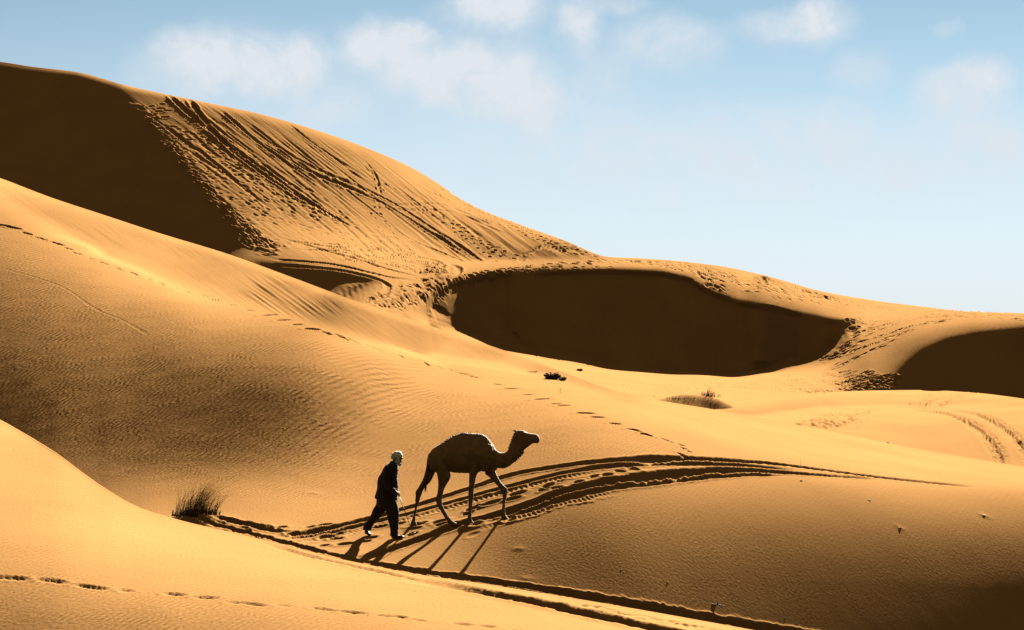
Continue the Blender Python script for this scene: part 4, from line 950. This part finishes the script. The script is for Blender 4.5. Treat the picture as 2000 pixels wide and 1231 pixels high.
def furry(co):
    n = fbm(co[:, 0]*26, co[:, 2]*26+co[:, 1]*19, 3, 4)
    top = np.clip((co[:, 2]-1.55)/.25, 0, 1)*((co[:, 0] > -.55) & (co[:, 0] < .8))
    return .004*n+.004*top*np.abs(vnoise(co[:, 0]*34, co[:, 1]*20, 8))
body = b.fuse('body', fur, camel, .012, 3, furry)
# dark hair along the hump, nape and throat
h = Loft()
def tuft(h, x, y, ln, dx, dz, w=.012, side=0.0):
    c = Vector(cc(x, y)); c.y = side; e = c+Vector((dx, RNG.uniform(-.02, .02), dz)).normalized()*ln
    h.tube([c-(e-c)*.3, c+(e-c)*.5, e], [w, w*.7, .002], 5)
for k in range(110):
    x = RNG.uniform(440, 960); y = float(np.interp(x, [440, 540, 600, 680, 760, 840, 900, 960], [252, 188, 154, 131, 140, 139, 151, 192]))+6
    tuft(h, x, y, RNG.uniform(.018, .04), RNG.uniform(-1.6, .2), .5, .012, RNG.uniform(-.10, .10))
h.mesh('hump_hair', fur_dark, camel)
h = Loft()
for k in range(60):
    t = RNG.random(); x = 1178+t*75; y = float(np.interp(x, [1178, 1200, 1222, 1245], [300, 240, 185, 130]))
    tuft(h, x+3, y+4, RNG.uniform(.015, .03), -1, .1, .008, RNG.uniform(-.05, .05))
h.mesh('neck_hair', fur_dark, camel); h = Loft()
for k in range(50):
    x = RNG.uniform(1235, 1345); y = float(np.interp(x, [1235, 1290, 1345], [448, 398, 330]))
    tuft(h, x, y-4, RNG.uniform(.02, .045), .3, -1, .009, RNG.uniform(-.04, .04))
h.mesh('throat_hair', fur_dark, camel)
# tail
t_ = Loft()
t_.tube([cc(312, 385), cc(296, 450), cc(284, 540), cc(278, 620), cc(272, 690)], [.04, .03, .022, .018, .014], 10)
for k in range(36):
    x0 = 272+RNG.uniform(-5, 6); y0 = RNG.uniform(600, 700)
    t_.tube([cc(x0, y0), cc(x0+RNG.uniform(-10, 5), y0+50), cc(x0+RNG.uniform(-18, 4), min(y0+RNG.uniform(70, 130), 798))], [.006, .005, .001], 5)
for v in t_.v: v.y += .02
t_.mesh('tail', fur_dark, camel)
# ears and eyes
for sgn in (-1, 1):
    e = Loft(); c = Vector(cc(1262, 118)); c.y = sgn*.075
    e.ring_loft([(c, (.018, 0, .004), (0, .016, 0)), (c+Vector((-.018, sgn*.022, .022)), (.022, 0, .006), (0, .016, 0)), (c+Vector((-.036, sgn*.042, .034)), (.015, 0, .004), (0, .010, 0)), (c+Vector((-.05, sgn*.052, .04)), (.003, 0, .001), (0, .003, 0))], 10)
    e.mesh('ear', fur, camel)
    e = Loft(); c = cc(1362, 160); e.ball((c[0], sgn*.098, c[2]), (.016, .012, .016), 8); e.mesh('eye', simple_mat('eye', (.01, .008, .006), .2), camel)

# ------------------------------------------------------------------ the man
MP = f2.at(690+525/6.156, 870+1112/6.156)
MU = 1/(6.156*F/MP[1])
def mc(x, y): return ((x-480)*MU*1.06, 0.0, (1116-y)*MU)
man_yaw = math.radians(-10); MR = Matrix.Rotation(man_yaw, 3, 'Z')
MAN_O = Vector(MP)-MR @ Vector(((525-480)*MU, -.09, 0))
skin = simple_mat('skin', (.16, .085, .05), .6, .1, 30.0)
cloth_jacket = simple_mat('dark_wool', (.014, .013, .013), .95, .25, 30.0, .01)
cloth_trouser = simple_mat('dark_cotton', (.022, .020, .018), .95, .2, 25.0, .01)
cloth_scarf = simple_mat('pale_cotton', (.62, .60, .50), .9, .08, 18.0, .02)
shoe_m = simple_mat('dark_leather', (.02, .016, .012), .6, .2, 30.0)
man = empty('person', MAN_O, man_yaw)
tag(man, 'man in dark jacket and trousers with a pale head wrap, walking behind the camel', 'person')
g = Loft()
def V3(x, y, lat): c = mc(x, y); return (c[0], lat, c[2])
# head: skull, jaw, nose, neck; leaning forward and looking ahead of his feet
HR = .25
hc = Vector(V3(506, 152, 0))
g.ball(hc, (.094, .077, .112), 14, rot=HR)
g.ball(hc+Vector((.035, 0, -.055)), (.062, .055, .07), 12, rot=HR)
g.tube([hc+Vector((.088, 0, .012)), hc+Vector((.112, 0, -.018)), hc+Vector((.106, 0, -.036))], [.008, .014, .012], 8)     # nose
g.ball(hc+Vector((.082, 0, -.095)), (.022, .028, .018), 8)                                                                  # chin
g.ball(hc+Vector((.095, 0, -.062)), (.010, .022, .006), 8); g.ball(hc+Vector((.091, 0, -.073)), (.010, .020, .006), 8)      # lips
g.ball(hc+Vector((.082, .032, .022)), (.012, .02, .008), 8); g.ball(hc+Vector((.082, -.032, .022)), (.012, .02, .008), 8)   # brows
for sg in (-1, 1): g.ball(hc+Vector((-.005, sg*.078, -.015)), (.018, .008, .03), 8, rot=HR)
g.tube([V3(470, 235, 0), V3(485, 215, 0), V3(500, 185, 0)], [.066, .058, .055], 12)
# trunk, arms, legs
g.pairs([(425, 235, 500, 240, .12), (390, 290, 500, 290, .17), (345, 400, 490, 400, .16), (330, 500, 485, 500, .15), (320, 600, 480, 600, .16), (330, 690, 470, 690, .15)], mc, 0, 18)
NEAR, FARS = -.20, .20
elbow = Vector(V3(418, 478, -.26)); wrist = Vector(V3(520, 560, -.20))
g.tube([V3(425, 275, NEAR+.03), V3(420, 370, -.24), elbow, (elbow+wrist)/2+Vector((0, 0, -.01)), wrist], [.055, .048, .04, .036, .026], 12)
elbow2 = Vector(V3(400, 480, .25)); wrist2 = Vector(V3(440, 612, .22))
g.tube([V3(425, 275, FARS-.03), V3(405, 370, .24), elbow2, (elbow2+wrist2)/2, wrist2], [.055, .048, .04, .036, .026], 12)
g.tube([V3(395, 680, .09), V3(300, 790, .10), V3(248, 870, .10), V3(190, 950, .10), V3(145, 1035, .10)], [.085, .07, .052, .045, .034], 12)
g.tube([V3(420, 680, -.09), V3(462, 790, -.09), V3(478, 880, -.09), V3(485, 980, -.09), V3(486, 1085, -.09)], [.085, .07, .052, .045, .036], 12)
# near hand closed round the stick, thumb lying over the top of the grip
grip = Vector(V3(543, 586, -.165)); sd = (MR.transposed() @ (Vector(f2.at(690+733/6.156, 870+1108/6.156))-MAN_O)-Vector(V3(543, 575, -.165))).normalized()
g.tube([wrist, wrist+(grip-wrist)*.5+Vector((0, -.012, .004)), grip+Vector((-.006, -.026, -.004))], [.026, .034, .030], 12, .62)
for k in range(4):
    c = grip+sd*(.022*k-.030); r = .019-.0012*k; base = c+Vector((-.012, -.024, 0)); L = (1, 1.1, 1.02, .85)[k]
    pts = [base, c+Vector((.010, -.022*L, 0)), c+Vector((.024*L, -.004, -.002)), c+Vector((.019*L, .014, -.003)), c+Vector((.003, .018*L, -.003))]
    g.tube(pts, [.0105, .010, .0095, .009, .007], 8)
g.tube([grip+Vector((-.016, -.014, .012)), grip+Vector((-.010, .006, .030)), grip+Vector((.006, .012, .034)), grip+Vector((.018, .004, .030))], [.013, .012, .011, .008], 8)
# far hand, hanging relaxed
g.tube([wrist2, wrist2+Vector((.008, 0, -.045)), wrist2+Vector((.016, 0, -.09))], [.025, .036, .032], 12, .5)
for k in range(4):
    L = (.065, .078, .074, .058)[k]; b0 = wrist2+Vector((.016+.018*(1.5-k), 0, -.088))
    g.tube([b0, b0+Vector((.006, -.004, -L*.45)), b0+Vector((.016, -.014, -L*.8)), b0+Vector((.020, -.024, -L*.98))], [.0095, .009, .0085, .006], 8)
g.tube([wrist2+Vector((.028, -.006, -.03)), wrist2+Vector((.048, -.016, -.065)), wrist2+Vector((.052, -.022, -.09))], [.013, .011, .008], 8)
g.fuse('body', skin, man, .0065, 2)
for sg in (-1, 1):
    e = Loft(); e.ball(hc+Vector((.083, sg*.030, .006)), (.008, .012, .007), 8); e.mesh('eye', simple_mat('eye_dark', (.02, .015, .012), .25), man)
# jacket with sleeves and stand-up collar
j = Loft()
j.pairs([(436, 188, 494, 200, .075), (428, 205, 506, 215, .085), (408, 222, 512, 240, .13), (378, 240, 518, 262, .19), (348, 285, 523, 292, .215), (325, 335, 513, 335, .22), (288, 402, 513, 402, .22), (279, 460, 516, 460, .215), (275, 520, 520, 520, .215), (262, 580, 517, 580, .225), (248, 632, 513, 640, .235), (262, 655, 510, 662, .23), (290, 668, 500, 668, .2)], mc, 0, 24)
j.tube([V3(425, 262, -.16), V3(418, 320, -.23), V3(414, 400, -.265), V3(416, 478, -.27), V3(460, 520, -.25), V3(515, 552, -.21)], [.075, .075, .068, .064, .058, .048], 14)
j.tube([V3(425, 262, .16), V3(412, 320, .23), V3(402, 400, .26), V3(398, 480, .26), V3(418, 550, .24), V3(437, 600, .225)], [.075, .075, .068, .064, .056, .048], 14)
def folds(co): return .007*fbm(co[:, 0]*9+co[:, 1]*4, co[:, 2]*13, 3, 6)+.003*fbm(co[:, 0]*30, co[:, 2]*22+co[:, 1]*20, 2, 9)
j.fuse('jacket', cloth_jacket, man, .011, 3, folds)
q = Loft()
q.pairs([(290, 610, 500, 610, .18), (272, 660, 508, 660, .20), (268, 700, 500, 700, .20), (300, 760, 440, 750, .14)], mc, 0, 22)
q.pairs([(262, 662, 430, 700, .12), (243, 730, 385, 770, .11), (207, 800, 332, 838, .10), (186, 858, 290, 888, .088), (142, 928, 244, 935, .083), (113, 975, 214, 985, .082), (94, 1016, 197, 1008, .082), (100, 1042, 196, 1036, .078)], mc, .10, 18)
q.pairs([(345, 680, 510, 670, .12), (372, 760, 530, 745, .11), (394, 830, 541, 805, .10), (410, 900, 539, 880, .088), (428, 970, 534, 960, .083), (439, 1040, 531, 1040, .082), (434, 1095, 530, 1095, .086)], mc, -.09, 18)
q.fuse('trousers', cloth_trouser, man, .011, 3, folds)
for (side, heel, ball_, toe) in ((-.09, (450, 1096), (560, 1104), (600, 1102)), (.10, (118, 1052), (168, 1086), (192, 1096))):
    sh = Loft(); H = Vector(V3(*heel, side)); B_ = Vector(V3(*ball_, side)); T_ = Vector(V3(*toe, side))
    up = (B_-H).normalized().cross(Vector((0, -1, 0))).normalized(); up = up if up.z > 0 else -up
    sh.ring_loft([(H+up*.0, (0, .02, 0), up*.02), (H+(B_-H)*.15, (0, .036, 0), up*.045), (H+(B_-H)*.45, (0, .038, 0), up*.042), (B_, (0, .047, 0), up*.03), (B_+(T_-B_)*.6, (0, .042, 0), up*.024), (T_, (0, .02, 0), up*.012)], 14)
    so = sh.mesh('shoe', shoe_m, man)
    wz = MAN_O+MR @ B_; level_to(f2, wz.x, wz.y, wz.z-.026, .22)
# head wrap: wound cloth with a bright fold on top and a fall that covers ear and throat
w = Loft()
for k, (dz, rr, th) in enumerate([(.032, .092, .022), (.058, .088, .022), (.082, .072, .022), (.008, .094, .020), (.100, .048, .020)]):
    pts = []
    tilt = (.20, -.16, .10, -.05, .25)[k]
    for i in range(25):
        a = 2*math.pi*i/24; x = math.cos(a)*rr*1.08; y = math.sin(a)*rr*.95
        pts.append(hc+Vector((x-.012+dz*.18, y, dz+x*tilt-.02*(k == 3)*math.cos(a)*-1)))
    w.tube(pts, th, 10)
w.ball(hc+Vector((-.006, 0, .040)), (.108, .098, .092), 14)
w.tube([hc+Vector((.02, -.075, .03)), hc+Vector((.03, -.078, -.03)), hc+Vector((.045, -.068, -.085)), hc+Vector((.055, -.05, -.14)), hc+Vector((.05, -.02, -.175))], [.04, .038, .034, .034, .02], 10, .6)
w.tube([hc+Vector((.02, .075, .03)), hc+Vector((.03, .078, -.03)), hc+Vector((.045, .068, -.085)), hc+Vector((.055, .05, -.14)), hc+Vector((.05, .02, -.175))], [.04, .038, .034, .034, .02], 10, .6)
w.tube([hc+Vector((-.05, -.06, -.02)), hc+Vector((-.055, 0, -.055)), hc+Vector((-.05, .06, -.02))], [.04, .045, .04], 10)
w.tube([hc+Vector((-.02, -.07, -.07)), hc+Vector((.03, -.065, -.11)), hc+Vector((.07, 0, -.145)), hc+Vector((.03, .065, -.11)), hc+Vector((-.02, .07, -.07))], [.03, .03, .026, .03, .03], 10)
w.fuse('head_wrap', cloth_scarf, man, .006, 2, lambda co: .003*fbm(co[:, 0]*22+co[:, 2]*45, co[:, 1]*18, 2, 3))
# trekking pole held in the near hand
sp0 = grip-sd*.05; tip_px = (690+733/6.156, 870+1108/6.156)
tw = Vector(f2.at(*tip_px)); tl = MR.transposed() @ (tw-MAN_O)
pole = empty('walking_pole', tw); tag(pole, "thin walking pole with a small ring near its tip, held in the man's hand", 'walking pole')
o0 = MAN_O+MR @ sp0-tw; d = -o0.normalized(); 
st = Loft(); st.tube([o0, o0*.5, Vector((0, 0, -.02))], [.0085, .0075, .005], 8); st.mesh('shaft', simple_mat('pole_metal', (.05, .045, .04), .5), pole)
gp = Loft(); gp.tube([o0-d*.02, o0+d*.02, o0+d*.06, o0+d*.11], [.012, .015, .013, .012], 10); gp.mesh('grip', simple_mat('cork', (.10, .06, .03), .9), pole)
bk = Loft(); c = o0*.09; u = d.cross(Vector((0, 1, 0))).normalized(); vv = d.cross(u)
bk.tube([c+(u*math.cos(a)+vv*math.sin(a))*.042 for a in [2*math.pi*i/20 for i in range(21)]], .006, 6)
for i in range(3):
    a = 2*math.pi*i/3; bk.tube([c, c+(u*math.cos(a)+vv*math.sin(a))*.042], .005, 6)
bk.mesh('basket', simple_mat('pole_plastic', (.02, .02, .02), .5), pole)
# ------------------------------------------------------------------ grass, bushes, stones
straw = simple_mat('dry_grass', (.38, .25, .10), .9, .3, 8.0)
twig = simple_mat('dry_twigs', (.07, .042, .018), .95, .3, 15.0)
stone_m = simple_mat('dark_stone', (.07, .05, .03), .9, .3, 25.0, .01)
def ribbon(V, Fc, pts, rad):
    base = len(V); pts = [Vector(p) for p in pts]
    for i, p in enumerate(pts):
        d = (pts[min(i+1, len(pts)-1)]-pts[max(i-1, 0)]).normalized(); u = d.cross(Vector((.3, 1, .1))).normalized(); w = d.cross(u); r = rad*(1-i/(len(pts)-1))**.7+.0004
        for k in range(3): a = 2*math.pi*k/3; V.append(p+u*math.cos(a)*r+w*math.sin(a)*r)
    for i in range(len(pts)-1):
        for k in range(3): Fc.append((base+i*3+k, base+i*3+(k+1) % 3, base+i*3+3+(k+1) % 3, base+i*3+3+k))
def blades(n, rx, ry, hmin, hmax, lean, rad, spread=.5, rng=RNG, fan=.6):
    V, Fc = [], []
    for _ in range(n):
        bx = rng.normal(0, rx*.5); by = rng.normal(0, ry*.5)
        bx = max(-rx, min(rx, bx)); h = rng.uniform(hmin, hmax)*(1-.35*abs(bx)/rx)
        lx = lean*rng.uniform(.2, 1.3)+bx*fan/rx*.35+rng.normal(0, .12*spread*2); ly = rng.normal(0, .25*spread)
        p = [(bx, by, -.03)]
        for i in range(1, 7):
            t = i/6; p.append((bx+lx*h*t**1.8, by+ly*h*t**1.5, h*t*(1-.18*abs(lx)*t)))
        ribbon(V, Fc, p, rad*rng.uniform(.7, 1.3))
    return V, Fc
def heap(f, x, y, r, h):
    c = f.at(x, y); f.Z += h*np.exp(-(((f.X-c[0])/r[0])**2+((f.Y-c[1])/r[1])**2)**1.2)
# big tuft by the edge of the near dune
heap(f2, 382, 1016, (.55, .35), .10)
c = f2.at(382, 1012)
gr = empty('grass_tuft', Vector(c)); tag(gr, 'big tuft of dry grass blown to the right beside the near dune edge', 'grass tuft')
V, Fc = blades(260, .42, .16, .25, .78, .5, .0034)
obj_from('blades', V, Fc, straw, gr, False)
V, Fc = blades(90, .44, .16, .55, 1.02, .75, .0024, .9)
obj_from('long_blades', V, Fc, straw, gr, False)
V, Fc = blades(420, .50, .18, .05, .18, .2, .006, 1.0)
obj_from('dead_base', V, Fc, twig, gr, False)
# small shrub clumps
def clump(name, f, x, y, w, h, n, label, cat, group=None, seed=1):
    rng = np.random.default_rng(seed); c = f.at(x, y); V, Fc = [], []
    for _ in range(n):
        a = rng.uniform(0, 2*math.pi); r = w/2*math.sqrt(rng.random()); z0 = -.02
        el = rng.uniform(.1, 1.3); ln = h*rng.uniform(.5, 1.1)
        bx, by = r*math.cos(a)*.55, r*math.sin(a)*.35
        p = [(bx, by, z0)]; dx = math.cos(a)*w*.25+rng.normal(0, .04*w); dy = math.sin(a)*w*.2
        for i in range(1, 5):
            t = i/4; p.append((bx+dx*t+rng.normal(0, .015*w), by+dy*t, ln*t*(1-.25*t)*(1-.5*(r/(w/2))**2)))
        ribbon(V, Fc, p, h*.028)
        for i in (2, 3, 4):           # leaf scraps
            q = Vector(p[i]); s_ = h*.07*rng.uniform(.6, 1.4); b0 = len(V)
            for k in range(4): V.append(q+Vector(rng.normal(0, s_, 3)))
            Fc += [(b0, b0+1, b0+2), (b0, b0+2, b0+3), (b0, b0+1, b0+3)]
    e = empty(name, Vector(c)); tag(e, label, cat, group)
    obj_from('twigs', V, Fc, twig, e, False)
    return e
clump('dry_bush', f2, 1078, 740, .46, .24, 200, 'dark dry bush on the dune crest, larger of the two low bushes', 'bush', 'low dark bushes in the middle distance', 3)
clump('dry_bush', f2, 1098, 743, .22, .14, 120, 'scrap of dry bush just right of the larger dark bush', 'bush', 'low dark bushes in the middle distance', 4)
clump('dry_bush', f2, 1040, 727, .36, .06, 60, 'flat dry sprig just left of the larger dark bush', 'bush', 'low dark bushes in the middle distance', 14)
clump('dry_bush', f4, 1132, 724, .30, .18, 150, 'small round dark bush standing alone on the pale dune floor', 'bush', 'low dark bushes in the middle distance', 5)
c = f4.at(1384, 803)
g2 = empty('grass_tuft', Vector(c)+Vector((0, 0, 0))); tag(g2, 'small far grass tuft on its dark hillock below the shaded hollow', 'grass tuft')
V, Fc = blades(90, .5, .2, .10, .30, .15, .008, .8); obj_from('blades', V, Fc, twig, g2, False)
V, Fc = blades(16, .14, .1, .28, .5, .12, .008, .5); obj_from('long_blades', V, Fc, twig, g2, False)
c = f4.at(1330, 798)
g3 = empty('grass_tuft', Vector(c)); tag(g3, 'low dark sprigs left of the far grass tuft', 'grass tuft')
V, Fc = blades(70, .8, .6, .02, .13, .3, .010, 1.6); obj_from('blades', V, Fc, twig, g3, False)
for (f, x, y, h, lb) in ((f2, 1563, 911, .26, 'single upright dry stem on the crest above the wheel ruts'), (f2, 1093, 768, .22, 'single dry stem on the bright slope below the dark bush')):
    V, Fc = [], []; ribbon(V, Fc, [(0, 0, -.02), (.004, 0, h*.5), (-.004, 0, h)], .008); ribbon(V, Fc, [(0, 0, h*.3), (.03, 0, h*.6)], .005)
    o = obj_from('dry_twig', V, Fc, twig, None, False); o.location = Vector(f.at(x, y)); tag(o, lb, 'twig')
# dead root poking out on the shaded slope at the bottom
c = f2.at(1400, 1184); e = empty('dead_root', Vector(c)); tag(e, 'dead forked root poking out of the shaded slope near the bottom', 'root')
r = Loft()
for p in ([(-.12, 0, .02), (-.04, 0, .035), (.05, 0, .03), (.16, 0, .0)], [(-.03, 0, .03), (-.05, -.03, -.02)], [(.04, 0, .03), (.07, -.04, -.02)], [(0, 0, .035), (.02, .01, .09)], [(-.05, 0, .03), (-.16, .01, .06)]):
    r.tube(p, [.016]+[.012]*(len(p)-2)+[.005], 6)
r.mesh('root', twig, e)
# stones
def stone(f, x, y, s, lb, seed):
    rng = np.random.default_rng(seed); bm = bmesh.new(); bmesh.ops.create_icosphere(bm, subdivisions=2, radius=s)
    for v in bm.verts:
        k = 1+.35*float(vnoise(np.array([v.co.x/s*1.3+seed]), np.array([v.co.y/s*1.3+v.co.z/s]), seed)[0]); v.co = Vector((v.co.x*k*1.5, v.co.y*k, v.co.z*k*.75))
    me = bpy.data.meshes.new('stone'); bm.to_mesh(me); bm.free(); me.materials.append(stone_m)
    me.polygons.foreach_set('use_smooth', [True]*len(me.polygons))
    o = bpy.data.objects.new('stone', me); C.objects.link(o); o.location = Vector(f.at(x, y))-Vector((0, 0, s*(.75 if s < .02 else .35))); tag(o, lb, 'stone', 'stones scattered on the sand')
for i, (x, y, s, lb) in enumerate([(1563, 939, .035, 'dark stone just under the right end of the wheel ruts'), (1696, 976, .028, 'dark stone alone on the upper right slope, nearer the ruts'), (1756, 1031, .028, 'dark stone with a small sand tail, middle of the right slope'),
    (1212, 1111, .016, 'tiny stone on the slope right of the long leg shadows'), (1302, 1136, .018, 'tiny stone on the brown slope above the lower ruts'), (1532, 1205, .016, 'tiny stone low on the dark slope right of the dead root'), (1920, 1007, .04, 'stone with a long wind tail near the right edge'),
    (1733, 862, .045, 'dark stone on the bright crest at the right, below the tyre bands'), (434, 1224, .014, 'tiny stone under the footprints at the bottom left')]):
    stone(f1 if y > 1210 else f2, x, y, s, lb, i+3)
build_ground()
